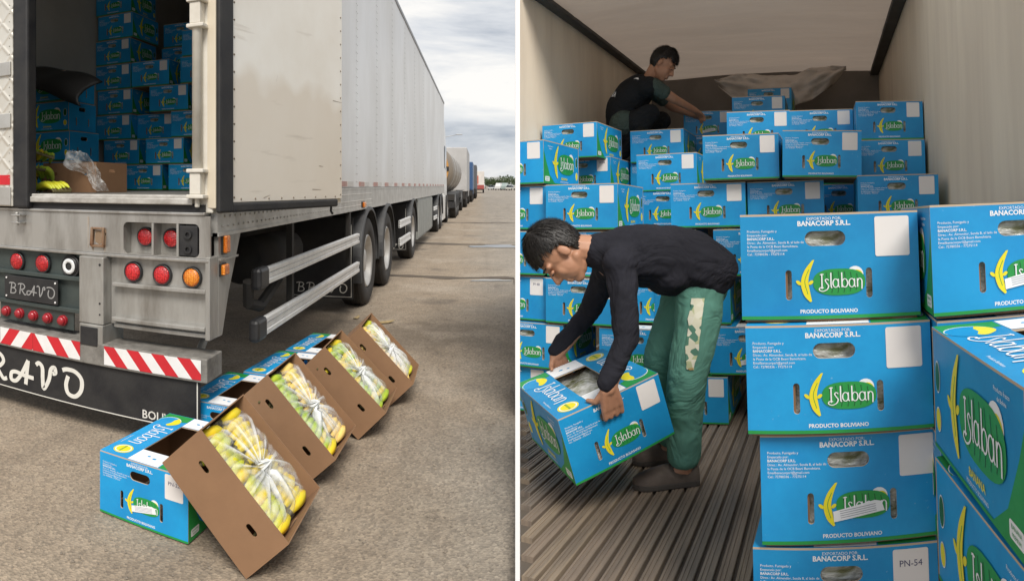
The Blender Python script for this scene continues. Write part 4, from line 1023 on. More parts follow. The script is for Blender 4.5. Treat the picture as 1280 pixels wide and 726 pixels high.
# ================================================================== BROWN TRAYS, BANANAS AND FILM
BL, BW, BD = .475, .42, .215
def tray_mesh():
    mb = MB(); t = .005
    s1, s2 = stadium(.11, BD * .62, .050, .022, 6), stadium(.37, BD * .62, .050, .022, 6)
    LONG = frame((0, 0, 0), (1, 0, 0), (0, 0, 1), (0, -1, 0))
    for M_, ho in ((LONG, [s1, s2]), (frame((0, BW - t, 0), (1, 0, 0), (0, 0, 1), (0, -1, 0)), [s1, s2])):
        mb.plate([(0, 0), (BL, 0), (BL, BD), (0, BD)], -t, 0, 0, M_, ho, edge=0)
    EN = frame((0, 0, 0), (0, 1, 0), (0, 0, 1), (1, 0, 0))
    for x in (0, BL - t):
        mb.plate([(t + .0005, 0), (BW - t - .0005, 0), (BW - t - .0005, BD), (t + .0005, BD)], x if x else .0002, x + t - .0002, 0, EN, [stadium(BW / 2, BD * .72, .08, .024, 6)], edge=0)
    mb.box(t + .001, BL - t - .001, t + .001, BW - t - .001, .001, .006)
    return mb.mesh('board', [kraft])
TRAY = tray_mesh()
rim_me = None
def banana_mesh():
    mb = MB(); n = 9; pts = []; rr = []
    for i in range(n):
        u = i / (n - 1); a = (u - .5) * 1.75
        pts.append((0, .118 * sin(a), .118 * (cos(a) - 1)))
        rr.append([.005, .007, .0165, .0205, .0220, .0210, .0180, .0115, .004][i])
    mb.tube(pts, rr, 5, side=(0, 0, 1))
    mb.m = [1 if (i // 5 < 1 or i // 5 >= 7) else 0 for i in range(len(mb.f))]
    return mb.mesh('banana', [MATS['banana_yellow'], stemm], smooth=True, recalc=False)
def bmat(name, a, b, tip): return mat(name, a, .42, var=.9, vscale=13, c2=b, spec=.4)
by = bmat('banana_yellow', (.82, .56, .02), (.62, .56, .03), 0); bg_ = bmat('banana_green', (.46, .55, .04), (.24, .42, .03), 0); bo = bmat('banana_ripe', (.86, .55, .12), (.84, .68, .25), 0); bgy = bmat('banana_turning', (.70, .62, .03), (.42, .53, .04), 0)
stemm = mat('banana_stem', (.13, .11, .045), .7)
BAN = {}
for m_ in (by, bg_, bo, bgy):
    me = banana_mesh(); me.materials[0] = m_; BAN[m_.name] = me
def bunch(M, n, mt, label, seed, step=.031, group=None, curl=0.0):
    """a hand of bananas side by side, crown at one end"""
    t = thing('banana_bunch', label, 'bananas', M, group); r = random.Random(seed)
    for i in range(n):
        o = mk('banana', BAN[mt.name if r.random() < .8 else by.name], t)
        o.matrix_local = T((i - (n - 1) / 2) * step, r.uniform(-.006, .006), r.uniform(-.004, .006) - curl * abs(i - n / 2) * .002) @ RZ(r.uniform(-.16, .16)) @ RY(r.uniform(-.35, .35)) @ Matrix.Scale(r.uniform(.92, 1.12), 4)
    m_ = MB(); m_.box(-(n - 1) / 2 * step - .008, (n - 1) / 2 * step + .008, -.098, -.084, -.050, -.032); m_.build('crown_stem', stemm, t, local=True, bevel=.005)
    return t
film = bpy.data.materials.new('clear_film'); film.use_nodes = True
ft = film.node_tree; fp = ft.nodes['Principled BSDF']; fp.inputs['Base Color'].default_value = (.86, .88, .88, 1); fp.inputs['Roughness'].default_value = .22
ftr = ft.nodes.new('ShaderNodeBsdfTransparent'); fmx = ft.nodes.new('ShaderNodeMixShader'); fat = ft.nodes.new('ShaderNodeAttribute'); fat.attribute_name = 'veil'
fco = ft.nodes.new('ShaderNodeTexCoord'); fno = ft.nodes.new('ShaderNodeTexNoise'); fno.inputs['Scale'].default_value = 26; fno.inputs['Detail'].default_value = 5
fad = ft.nodes.new('ShaderNodeMath'); fad.operation = 'MULTIPLY_ADD'; fad.inputs[1].default_value = .9; fad.use_clamp = True
fsb = ft.nodes.new('ShaderNodeMath'); fsb.operation = 'SUBTRACT'; fsb.inputs[1].default_value = .52
ft.links.new(fco.outputs['Object'], fno.inputs['Vector']); ft.links.new(fno.outputs['Fac'], fsb.inputs[0]); ft.links.new(fsb.outputs[0], fad.inputs[0]); ft.links.new(fat.outputs['Fac'], fad.inputs[2])
ft.links.new(fad.outputs[0], fmx.inputs[0]); ft.links.new(ftr.outputs[0], fmx.inputs[1]); ft.links.new(fp.outputs[0], fmx.inputs[2]); ft.links.new(fmx.outputs[0], ft.nodes['Material Output'].inputs[0])
fbn = ft.nodes.new('ShaderNodeTexNoise'); fbn.inputs['Scale'].default_value = 70; fbb = ft.nodes.new('ShaderNodeBump'); fbb.inputs['Strength'].default_value = .7; fbb.inputs['Distance'].default_value = .006
ft.links.new(fco.outputs['Object'], fbn.inputs['Vector']); ft.links.new(fbn.outputs['Fac'], fbb.inputs['Height']); ft.links.new(fbb.outputs[0], fp.inputs['Normal'])
def bag(M, label, seed, white=.15, kx=.47, ky=.5):
    """clear liner drawn together over the fruit and twisted to a knot"""
    r = random.Random(seed); nA, nR = 132, 18; vs = []; att = []
    cx, cy = BL * kx, BW * ky; ph = [r.uniform(0, 6.28) for _ in range(6)]; kk = [7, 13, 19, 29, 41, 5]
    for j in range(nR + 1):
        q = (j / nR) ** 1.25
        for i in range(nA):
            a = 2 * pi * i / nA
            ex, ey = (BL / 2 - .016), (BW / 2 - .016)
            c_, s_ = cos(a), sin(a); s0 = 1 / max(abs(c_) / ex, abs(s_) / ey)
            bx, by_ = BL / 2 + c_ * s0, BW / 2 + s_ * s0
            pl = sum(sin(k * a + p) * w_ for k, p, w_ in zip(kk, ph, (.5, .8, .7, .5, .35, .4)))
            env = min(1, q * 5) * (1 - q) ** .7
            z = .195 + .012 * sin(pi * q) + .013 * pl * env - (.045 * max(0, q - .82) / .18)
            if q < .10: z += .050 * (1 - q / .10) ** .6 * (.8 + .3 * sin(5 * a + seed))
            wob = .010 * pl * env
            vs.append((cx + (bx - cx) * (q + .0) - s_ * wob, cy + (by_ - cy) * q + c_ * wob, z))
            streak = max(0, sin(13 * a + ph[1]) * .5 + sin(29 * a + ph[3]) * .5)
            att.append(min(1, white + .10 + .85 * streak * (1 - q) ** .9 + (.5 if q < .16 else 0) * (1 - q / .2)))
    mb = MB(); mb.add(vs, [(j * nA + i, j * nA + (i + 1) % nA, (j + 1) * nA + (i + 1) % nA, (j + 1) * nA + i) for j in range(nR) for i in range(nA)])
    me = mb.mesh('plastic_bag', film, smooth=True, recalc=False)
    at_ = me.attributes.new('veil', 'FLOAT', 'POINT'); at_.data.foreach_set('value', att)
    o = mk('plastic_bag', me); o.matrix_world = M; WM[o.name] = M
    return tag(o, label, 'plastic bag', 'clear liner bags over the bananas')
TH = radians(46)
trays = [(-.797, 2.060, 'nearest', (bgy, by), .10, 0), (-.80, 2.755, 'second nearest', (bg_, bo), .08, -.02), (-.66, 3.355, 'third', (bg_, bg_), .12, .0), (-.575, 3.88, 'farthest', (bo, bgy), .30, .02)]
for i, (ex, ey, wrd, (m1, m2), wh, yaw) in enumerate(trays):
    th = TH + (.0, .02, -.02, .01)[i]
    X_ = Vector((-cos(th), 0, sin(th))); Y_ = Vector((0, -1, 0)); Z_ = Vector((sin(th), 0, cos(th)))
    M = frame((ex, ey + BW, .002), X_, Y_, Z_)
    M = T(ex, ey, 0) @ RZ(yaw) @ T(-ex, -ey, 0) @ M
    t = thing('fruit_tray', 'brown cardboard tray of bananas leaning on the blue lids, %s of four' % wrd, 'tray', M, 'open trays shown on the ground')
    mk('board', TRAY, t)
    k = 7
    for q in range(4):
        hx = .128 if q % 2 else .348; hy = .115 if q < 2 else .305; mt = m2 if q < 2 else m1
        MM = M @ T(hx, hy, .178) @ RZ((pi if q >= 2 else 0) + (.12 if q % 2 else -.1))
        bunch(MM, k, mt, '%s hand of bananas in the %s tray, %s row' % ('lower' if q % 2 else 'upper', wrd, 'far' if q < 2 else 'near'), i * 10 + q, step=.0300, group='hands of bananas in the trays')
    for q in range(2): bunch(M @ T(.237, .12 + .18 * q, .140) @ RZ(.1), 11, m1 if q else m2, 'buried hand of bananas under the top layer of the %s tray, %s' % (wrd, 'near' if q else 'far'), 77 + i * 3 + q, step=.036, group='hands of bananas in the trays')
    bag(M, 'clear plastic bag knotted over the bananas in the %s tray' % wrd, 5 + i, wh, .47 if i < 2 else .5, .52 if i < 2 else .55)
# the blue lids the trays lean on
GG = 'empty blue carton lids lying on the ground'
def lid_on_ground(x, y, a, label, **k): return carton(T(x, y, 0) @ RZ(a), label, GG, empty=True, **k)
lid_on_ground(-1.262, 2.449, -.092, 'nearest empty blue lid on the ground, sticker written PN-22', words='PN-22', tape=True)
lid_on_ground(-1.265, 3.215, -.06, 'second empty blue lid on the ground, beside the hazard-striped bumper')
lid_on_ground(-1.145, 3.775, -.09, 'third empty blue lid on the ground, under the low side guard')
lid_on_ground(-1.06, 4.335, -.10, 'farthest empty blue lid on the ground, behind the last trays')
# things lying inside the lorry door
bt = thing('fruit_tray', 'brown cardboard tray standing on the lorry deck behind the door sill', 'tray', T(-3.03, 3.70, ZF + .002) @ RZ(.02))
mk('board', TRAY, bt)
b1 = bunch(T(-2.80, 3.35, ZF + .16) @ RX(-.5) @ RZ(.3), 8, bg_, 'standing hand of green bananas just inside the lorry door', 90, step=.028)
b2 = bunch(T(-2.86, 3.46, ZF + .28) @ RX(-.4) @ RZ(.9), 7, bg_, 'upper hand of green bananas piled beside the brown tray in the lorry', 91, step=.028)
b3 = bunch(T(-2.56, 3.22, ZF + .055) @ RZ(1.4), 6, bgy, 'loose hand of bananas lying along the door sill of the lorry', 92, step=.028)
mb = MB(); n = 26; k = 20; vs = []; att = []
for j in range(k + 1):
    for i in range(n + 1):
        u, v = i / n, j / k
        x = -2.86 + .40 * u + .10 * v; y = 3.66 - .02 * v + .05 * sin(u * 9 + v * 5) * v
        z = ZF + .29 - .27 * max(0, (u * .9 + v * .9 - .55)) + .03 * noise.noise(Vector((u * 6, v * 6, 4))); z = max(z, ZF + .01)
        vs.append((x + .02 * noise.noise(Vector((u * 8, v * 8, 8))), y - .10 * (1 - v) + .2 * (1 - u) * (1 - v), z)); att.append(.28 + .5 * max(0, noise.noise(Vector((u * 5, v * 12, 3)))))
mb.add(vs, [(j * (n + 1) + i, j * (n + 1) + i + 1, (j + 1) * (n + 1) + i + 1, (j + 1) * (n + 1) + i) for j in range(k) for i in range(n)])
me = mb.mesh('plastic_film', film, smooth=True, recalc=False); at_ = me.attributes.new('veil', 'FLOAT', 'POINT'); at_.data.foreach_set('value', att)
tag(mk('plastic_film', me), 'crumpled clear plastic film draped over the brown tray in the lorry', 'plastic film')
# black sheet thrown over the stack behind the closed door
mb = MB(); nu, nv = 30, 14; vs = []
for j in range(nv + 1):
    v = j / nv
    for i in range(nu + 1):
        u = i / nu
        xx = -3.85 + .88 * u * (1 - .10 * sin(v * pi)) - .12 * max(0, v - .5) * u
        top = 2.43 - .05 * u - .17 * u ** 2.5
        z = top - (.33 * v ** 1.3) * (1 - .35 * u) * (.35 + .65 * math.sqrt(u)) + .012 * sin(9 * u + 4 * v)
        vs.append((xx, 4.50 - .22 * sin(v * pi * .55) - .10 * u, z))
mb.add(vs, [(j * (nu + 1) + i, j * (nu + 1) + i + 1, (j + 1) * (nu + 1) + i + 1, (j + 1) * (nu + 1) + i) for j in range(nv) for i in range(nu)])
o = mb.build('cover_sheet', mat('black_sheet', (.012, .012, .012), .5, bump=.15, bscale=30), smooth=True, recalc=False); sl = o.modifiers.new('thick', 'SOLIDIFY'); sl.thickness = .012
tag(o, 'stiff black sheet drooping over the cartons behind the closed lorry door', 'sheet')
# ================================================================== FARTHER ALONG THE ROAD
tankm = mat('tank_steel', (.23, .20, .17), .4, .4, var=.5, vscale=.8, c2=(.35, .28, .2)); orange = mat('orange_board', (.50, .25, .06), .5, var=.3, vscale=3)
tk2 = thing('tanker_trailer', 'dirty steel road tanker parked ahead of the silver trailer', 'tanker', T(-2.1, 32, 0))
def tank_lathe(): return [(.0, 0), (.7, .03), (1.05, .14), (1.12, .35), (1.12, 10.6), (1.05, 10.85), (.0, 11)]
TF = frame((-2.32, 26.2, 2.05), (1, 0, 0), (0, 0, -1), (0, 1, 0))
MB().lathe(tank_lathe(), 32, 0, TF).build('tank', tankm, tk2, smooth=True)
MB().lathe([(.45, -.05), (.95, -.05), (.95, -.02), (.45, -.02)], 28, 0, TF, caps=False).build('end_board', orange, tk2)
for i in range(10):
    a = 2 * pi * i / 10; MB().box(-.09, .09, -.09, .09, -.075, -.052, 0, TF @ RZ(a) @ T(.86, 0, 0)).build('board_block', black, tk2)
for y in (28.0, 31, 34): MB().lathe([(1.125, y - 26.2 - .06), (1.15, y - 26.2), (1.125, y - 26.2 + .06)], 32, 0, TF, caps=False).build('tank_band', alu2, tk2)
for y in (27.0, 28.3, 29.6, 35.0): wheel(y, xo=-1.1, parent=tk2); fender(y, xo=-1.1, parent=tk2)
MB().box(-3.3, -1.15, 26.3, 37, .75, 1.0).build('chassis', under, tk2)
MB().box(-3.3, -1.12, 26.15, 26.3, .45, .7).build('bumper_bar', black, tk2)
mb = MB(); mb.box(-2.6, -2.0, 29, 30.2, 3.16, 3.3); mb.build('manhole_cover', tankm, tk2)
def box_truck(name, label, xs_, y0, ln, h, cm, win=True, z0=1.0):
    t = thing(name, label, 'truck', T(xs_ - 1.25, y0 + ln / 2, 0))
    MB().box(xs_ - 2.5, xs_, y0, y0 + ln, z0, h).build('cargo_box', cm, t, bevel=.04)
    MB().box(xs_ - 2.4, xs_ - .1, y0, y0 + ln + 2.2, .55, z0 - .02).build('chassis', under, t)
    mb_ = MB(); mb_.box(xs_ - 2.42, xs_ - .06, y0 + ln + .25, y0 + ln + 2.2, .55, min(h, 3.0)); mb_.build('cab', cm, t, bevel=.08)
    if win: MB().box(xs_ - .055, xs_ - .045, y0 + ln + .8, y0 + ln + 1.7, 1.9, 2.6).build('cab_window', glassm, t)
    for y in (y0 + 1.2, y0 + 2.4, y0 + ln + 1.2): wheel(y, xo=xs_ - .03, parent=t, R=.48)
    MB().box(xs_ - 2.3, xs_ - .15, y0 - .03, y0 + .01, z0 + .1, h - .15).build('rear_door', cm, t)
    return t
box_truck('box_lorry', 'white box lorry parked beyond the road tanker', -.95, 39.0, 8, 3.7, mat('lorry_offwhite', (.46, .45, .44), .5, var=.4, vscale=1))
box_truck('box_lorry', 'blue lorry parked beyond the white box lorry', -.78, 52, 7, 3.3, mat('lorry_blue', (.04, .09, .20), .4))
box_truck('box_lorry', 'dark grey lorry parked between the blue one and the red tailboard', -.60, 66, 9, 3.5, mat('lorry_dark', (.09, .09, .095), .5))
rwt = box_truck('box_lorry', 'pale lorry with a red tailboard, last of the parked row', .35, 118, 11, 4.0, mat('lorry_pale', (.62, .58, .54), .5, var=.3, vscale=1))
MB().box(-2.1, .3, 117.93, 117.965, .75, 1.5).build('tailboard', mat('tail_red', (.30, .06, .05), .5), rwt)
MB().box(-.95, -.72, 117.93, 117.962, 1.7, 3.2).build('door_stripe', mat('door_mark', (.45, .12, .08), .5), rwt)
# overhead footbridge
fb = thing('footbridge', 'pale footbridge crossing the road far ahead', 'bridge', T(10, 420, 0)); conc = mat('bridge_concrete', (.50, .50, .50), .8)
MB().box(-25, 60, 418.5, 421.5, 4.6, 5.7).build('deck', conc, fb)
for x in (-12, 34): MB().box(x - .6, x + .6, 419.2, 420.8, -.5, 4.6).build('pier', conc, fb)
for y in (418.6, 421.4):
    mb = MB(); mb.box(-25, 60, y - .05, y + .05, 6.7, 6.8)
    for i in range(44): mb.box(-25 + i * 1.95, -24.9 + i * 1.95, y - .05, y + .05, 5.7, 6.7)
    mb.build('handrail', conc, fb)
MB().box(6, 14, 418.3, 418.45, 5.75, 7.1).build('sign_board', mat('sign_grey', (.6, .61, .62), .6), fb)
# trees along the far verge
leafd = mat('far_foliage', (.045, .075, .03), .8, var=.6, vscale=.6, c2=(.10, .13, .05)); bark = mat('far_bark', (.10, .08, .06), .9)
rt = random.Random(12)
for i in range(13):
    y = 255 + rt.uniform(0, 60); x = y * (.004 + .0052 * i) + rt.uniform(-.6, .6); h = rt.uniform(3.6, 6.2)
    t = thing('verge_tree', 'small dark tree on the far verge, %s counting from the parked lorries' % ('first', 'second', 'third', 'fourth', 'fifth', 'sixth', 'seventh', 'eighth', 'ninth', 'tenth', 'eleventh', 'twelfth', 'thirteenth')[i], 'tree', T(x, y, 0), 'trees beyond the yard')
    mb = MB(); mb.tube([(0, 0, -.2), (.05, 0, h * .3), (.1, .05, h * .7)], [.14, .10, .05], 7)
    for q in range(4): a = q * 1.6; mb.tube([(.05, 0, h * (.3 + .08 * q)), (.6 * cos(a), .6 * sin(a), h * (.5 + .08 * q))], [.05, .02], 5)
    mb.build('trunk', bark, t, local=True)
    mb = MB()
    for q in range(520):
        u, v, s_ = rt.uniform(-1, 1), rt.uniform(0, 6.28), rt.random() ** .4
        k = math.sqrt(1 - u * u) * (1 + .3 * sin(3 * v + i)); R_ = h * .42
        c = Vector((k * cos(v) * R_ * s_, k * sin(v) * R_ * s_, h * .62 + u * h * .36 * s_)); d = .22
        a = Vector((rt.uniform(-1, 1), rt.uniform(-1, 1), rt.uniform(-1, 1))) * d; b = Vector((rt.uniform(-1, 1), rt.uniform(-1, 1), rt.uniform(-1, 1))) * d
        mb.add([c - a, c + b, c + a, c - b], [(0, 1, 2, 3)])
    mb.build('crown', leafd, t, local=True, recalc=False)
# vehicles on the far apron
def far_car(x, y, c, label, tall=False):
    t = thing('parked_car', label, 'car', T(x, y, 0) @ RZ(1.2), 'vehicles on the far apron')
    m_ = mat('car_paint', c, .35, coat=.4); h = 1.0 if not tall else 1.5
    mb = MB(); mb.add([(-2, -.85, .35), (2, -.85, .35), (2, .85, .35), (-2, .85, .35), (-2.05, -.85, h * .85), (2.05, -.85, h * .78), (2.05, .85, h * .78), (-2.05, .85, h * .85)], [(0, 1, 2, 3), (4, 5, 6, 7), (0, 1, 5, 4), (1, 2, 6, 5), (2, 3, 7, 6), (3, 0, 4, 7)]); mb.build('body', m_, t, local=True, bevel=.1)
    mb = MB(); mb.add([(-1.7, -.8, h * .8), (1.0, -.8, h * .8), (1.0, .8, h * .8), (-1.7, .8, h * .8), (-1.3, -.65, h * 1.45), (.4, -.65, h * 1.45), (.4, .65, h * 1.45), (-1.3, .65, h * 1.45)], [(4, 5, 6, 7), (0, 1, 5, 4), (1, 2, 6, 5), (2, 3, 7, 6), (3, 0, 4, 7)]); mb.build('cabin', glassm if not tall else m_, t, local=True, bevel=.06)
    for px in (-1.3, 1.3):
        for py in (-.8, .8): MB().cyl((px, py - .1, .33), (px, py + .1, .33), .33, 14).build('wheel', tyre, t, local=True)
for x, y, c, l, tl in ((3.2, 205, (.6, .62, .62), 'silver car on the far apron, closest to the parked lorries', False), (5.3, 200, (.66, .66, .64), 'white van on the far apron below the footbridge', True), (6.9, 190, (.30, .36, .34), 'grey green van on the far apron', True), (8.2, 188, (.55, .55, .5), 'cream car at the end of the far apron', False)): far_car(x, y, c, l, tl)
# street lamp reaching over the parked row
sl = thing('street_lamp', 'slim street lamp arm reaching over the parked lorries', 'street lamp', T(-5.2, 80, 0)); lm = mat('lamp_grey', (.42, .43, .44), .5, .4)
mb = MB(); mb.tube([(-5.2, 80, 0), (-5.2, 80, 7.0), (-4.7, 80, 7.45), (-3.1, 80, 7.75)], [.11, .07, .05, .04], 8); mb.build('pole', lm, sl, smooth=True)
MB().box(-3.3, -2.5, 79.85, 80.15, 7.70, 7.82).build('lamp_head', lm, sl, bevel=.03)
# ================================================================== PEOPLE
skin = mat('skin_tan', (.44, .225, .135), .48, var=.35, vscale=9, c2=(.34, .145, .085), bump=.03, bscale=80)
hairm = mat('black_hair', (.012, .010, .009), .45, var=.5, vscale=60, c2=(.03, .025, .02), bump=.3, bscale=160)
shirtm = cloth('dark_shirt', (.020, .020, .027), (.011, .011, .014), 4.5, .55)
trsm = cloth('green_trousers', (.105, .255, .200), (.075, .195, .152), 4.5, .5)
clogm = mat('rubber_clog', (.105, .08, .065), .7, var=.6, vscale=14, c2=(.05, .038, .03), bump=.2, bscale=40)
solem = mat('clog_sole', (.05, .042, .036), .8)
vestm = cloth('dark_vest', (.018, .019, .021), (.011, .011, .012), 7, .7)
sleevem = cloth('grey_green_sleeve', (.07, .095, .08), (.05, .065, .055), 9, .6)
V3 = Vector
def caps(mb, a, b, ra, rb, n=12, side=None, flat=1.0):
    """tapered limb segment with round ends"""
    a, b = V3(a), V3(b); d = (b - a); l = d.length; d = d / l if l > 1e-6 else V3((0, 0, 1))
    pts = []; rr = []
    for t in (-.999, -.8, -.45): pts.append(a + d * ra * t); rr.append(ra * math.sqrt(1 - t * t))
    for k in range(5): u = k / 4; pts.append(a + (b - a) * u); rr.append(ra + (rb - ra) * u)
    for t in (.45, .8, .999): pts.append(b + d * rb * t); rr.append(rb * math.sqrt(1 - t * t))
    mb.tube(pts, rr, n, side=side, flat=flat)
def chain(mb, pts, rs, side=None, flat=1.0, n=16):
    """a smooth swelling tube through stations, ends closed round"""
    P = [V3(p) for p in pts]; Q = []; R = []
    for i in range(len(P) - 1):
        a, b, c, d = P[max(i - 1, 0)], P[i], P[i + 1], P[min(i + 2, len(P) - 1)]
        for k in range(4):
            t = k / 4; Q.append(.5 * (2 * b + (c - a) * t + (2 * a - 5 * b + 4 * c - d) * t * t + (3 * b - a - 3 * c + d) * t ** 3)); R.append(rs[i] + (rs[i + 1] - rs[i]) * t)
    Q.append(P[-1]); R.append(rs[-1])
    d0 = (Q[0] - Q[1]).normalized(); d1 = (Q[-1] - Q[-2]).normalized()
    Q = [Q[0] + d0 * R[0] * .6, Q[0] + d0 * R[0] * .35] + Q + [Q[-1] + d1 * R[-1] * .35, Q[-1] + d1 * R[-1] * .6]
    R = [R[0] * .25, R[0] * .8] + R + [R[-1] * .8, R[-1] * .25]
    mb.tube(Q, R, n, side=side, flat=flat)
def blob(mb, c, ax, rad, n=14):
    """ellipsoid with axes ax (three vectors)"""
    c = V3(c); vs = []; fs = []; m_ = 10
    for j in range(m_ + 1):
        p = -pi / 2 + pi * j / m_
        for i in range(n):
            a = 2 * pi * i / n
            vs.append(c + ax[0] * (rad[0] * cos(p) * cos(a)) + ax[1] * (rad[1] * cos(p) * sin(a)) + ax[2] * (rad[2] * sin(p)))
    for j in range(m_):
        for i in range(n): fs.append((j * n + i, j * n + (i + 1) % n, (j + 1) * n + (i + 1) % n, (j + 1) * n + i))
    mb.add(vs, fs)
def remeshed(mb, name, m, parent, voxel, smooth=6, fac=.5, wrinkle=0., wscale=7., seed=0):
    o = mb.build(name, m, parent, smooth=True, local=True)
    r = o.modifiers.new('fuse', 'REMESH'); r.mode = 'VOXEL'; r.voxel_size = voxel; r.use_smooth_shade = True
    s = o.modifiers.new('relax', 'SMOOTH'); s.factor = fac; s.iterations = smooth
    if wrinkle:
        tx = bpy.data.textures.new(name + '_folds', 'CLOUDS'); tx.noise_scale = 1 / wscale; tx.noise_depth = 3
        d = o.modifiers.new('folds', 'DISPLACE'); d.texture = tx; d.strength = wrinkle; d.texture_coords = 'LOCAL'; d.mid_level = .5
    return o
def head(body, t, C, U, F, S, k=1.0, neck=None, nr=.055):
    """adds skull, face, ears and neck to the body mesh; hair, brows and eyes are parts"""
    P = lambda u, f, s: C + (U * u + F * f + S * s) * k
    A = (U, F, S)
    blob(body, P(.018, -.012, 0), A, [q * k for q in (.104, .096, .076)])
    blob(body, P(-.050, .024, 0), A, [q * k for q in (.086, .066, .061)])
    for s in (-1, 1):
        caps(body, P(-.072, -.012, s * .046), P(-.116, .052, s * .010), .022 * k, .021 * k)
        blob(body, P(-.045, .055, s * .034), A, [q * k for q in (.030, .024, .022)])
        blob(body, P(-.022, -.012, s * .079), (U, F, S), [q * k for q in (.030, .018, .008)])
        caps(body, P(.012, .078, s * .012), P(.010, .066, s * .050), .014 * k, .012 * k)
    caps(body, P(-.005, .084, 0), P(-.046, .106, 0), .0085 * k, .0125 * k)
    caps(body, P(-.051, .093, -.010), P(-.051, .093, .010), .010 * k, .010 * k)
    caps(body, P(-.078, .081, -.018), P(-.078, .081, .018), .0085 * k, .0085 * k)
    caps(body, P(-.092, .079, -.015), P(-.092, .079, .015), .0085 * k, .0085 * k)
    caps(body, P(-.116, .060, -.008), P(-.116, .060, .008), .0175 * k, .0175 * k)
    if neck is not None: caps(body, P(-.060, -.040, 0), neck, nr * k, nr * 1.12 * k)
    # hair
    mb = MB(); n, m_ = 44, 26; vs = []; idx = {}; fs = []
    for j in range(m_ + 1):
        p = -pi / 2 + pi * j / m_
        for i in range(n):
            a = 2 * pi * i / n
            u, f, s = sin(p), cos(p) * cos(a), cos(p) * sin(a)
            g = 1 + .035 * noise.noise(V3((u * 4, f * 4, s * 4)))
            vs.append((.020 + .119 * u * g, -.014 + .112 * f * g, .089 * s * g))
    def keep(q):
        u, f, s = q
        return u > .045 + .10 * max(0, f - .02) + .018 * sin(s * 90) or (f < -.028 and u > -.078 + .25 * max(0, abs(s) - .05)) or (f < .03 and u > .008)
    vv = [P(*q) for q in vs]
    for j in range(m_):
        for i in range(n):
            q = (j * n + i, j * n + (i + 1) % n, (j + 1) * n + (i + 1) % n, (j + 1) * n + i)
            if sum(keep(vs[x]) for x in q) >= 3: fs.append(q)
    mb.add(vv, fs); h = mb.build('hair', hairm, t, smooth=True, local=True)
    so_ = h.modifiers.new('thick', 'SOLIDIFY'); so_.thickness = .014 * k; so_.offset = -1
    rs = random.Random(int(k * 1000)); ms = MB()                  # short strands lying over the cap of hair
    okf = [q for q in fs]
    for _ in range(2600):
        q = rs.choice(okf); w4 = [rs.random() for _ in range(4)]; sw = sum(w4)
        l0 = [sum(w4[i] * vs[q[i]][c] for i in range(4)) / sw for c in range(3)]
        nrm = V3((l0[0] - .02, l0[1] + .014, l0[2] * 1.3)).normalized()
        flow = V3((-.9, .55, .1 * l0[2] * 20)); flow = (flow - nrm * flow.dot(nrm)).normalized() if l0[1] > -.03 else (V3((-1, -.1, 0)) - nrm * V3((-1, -.1, 0)).dot(nrm)).normalized()
        flow = (flow + V3([rs.uniform(-.2, .2) for _ in range(3)])).normalized(); ln = rs.uniform(.022, .042) * (1 if l0[0] > .05 else .45)
        sd_ = nrm.cross(flow) * .0011; a = V3(l0) + nrm * .001; b = a + flow * ln * .6 + nrm * .0030; c = a + flow * ln + nrm * (.001 + .003 * rs.random())
        ms.add([P(*(a - sd_)), P(*(a + sd_)), P(*(b + sd_)), P(*(b - sd_)), P(*c)], [(0, 1, 2, 3), (3, 2, 4)])
    ms.build('hair_strands', hairm, t, local=True, recalc=False, kind='stuff')
    for s in (-1, 1):
        m2 = MB(); m2.tube(smpts3([P(.018, .093, s * .014), P(.024, .090, s * .032), P(.016, .076, s * .052)]), [.0035 * k, .0048 * k, .0025 * k][:1] * 9, 6); m2.build('eyebrow', hairm, t, local=True)
        m3 = MB(); blob(m3, P(-.012, .0805, s * .031), A, [q * k for q in (.007, .011, .014)], 10); e_ = m3.build('eyelid', skin, t, smooth=True, local=True)
        m4 = MB(); m4.tube(smpts3([P(-.017, .091, s * .019), P(-.020, .0925, s * .031), P(-.016, .085, s * .044)]), [.0022 * k] * 9, 5); m4.build('eyelashes', hairm, t, local=True)
def smpts3(p):
    o = []
    for i in range(9):
        u = i / 8; o.append(p[0] * (1 - u) ** 2 + p[1] * (2 * u * (1 - u)) + p[2] * u * u)
    return o
def gripping_hand(mb, W, h, out_, up_, lat):
    """palm on the outside of the board, four fingers through the hand hole and curled up behind, thumb over the top edge"""
    mid = h + out_ * .026 + up_ * .030
    for q in (-1.5, -.5, .5, 1.5): caps(mb, W + lat * q * .012 + out_ * .002, mid + lat * q * .0225, .019, .0130, 8)
    for i, q in enumerate((-1.5, -.5, .5, 1.5)):
        ln = (.9, 1.0, .97, .82)[i]; K = mid + lat * q * .0235
        a = h + out_ * .018 + lat * q * .0235 - up_ * .006 * ln; b = h - out_ * .018 + lat * q * .0200 - up_ * .004; c = h - out_ * .030 * ln + lat * q * .0195 + up_ * .018
        caps(mb, K, a, .0112, .0098, 8); caps(mb, a, b, .0095, .0088, 8); caps(mb, b, c, .0086, .0078, 8)
    return mid
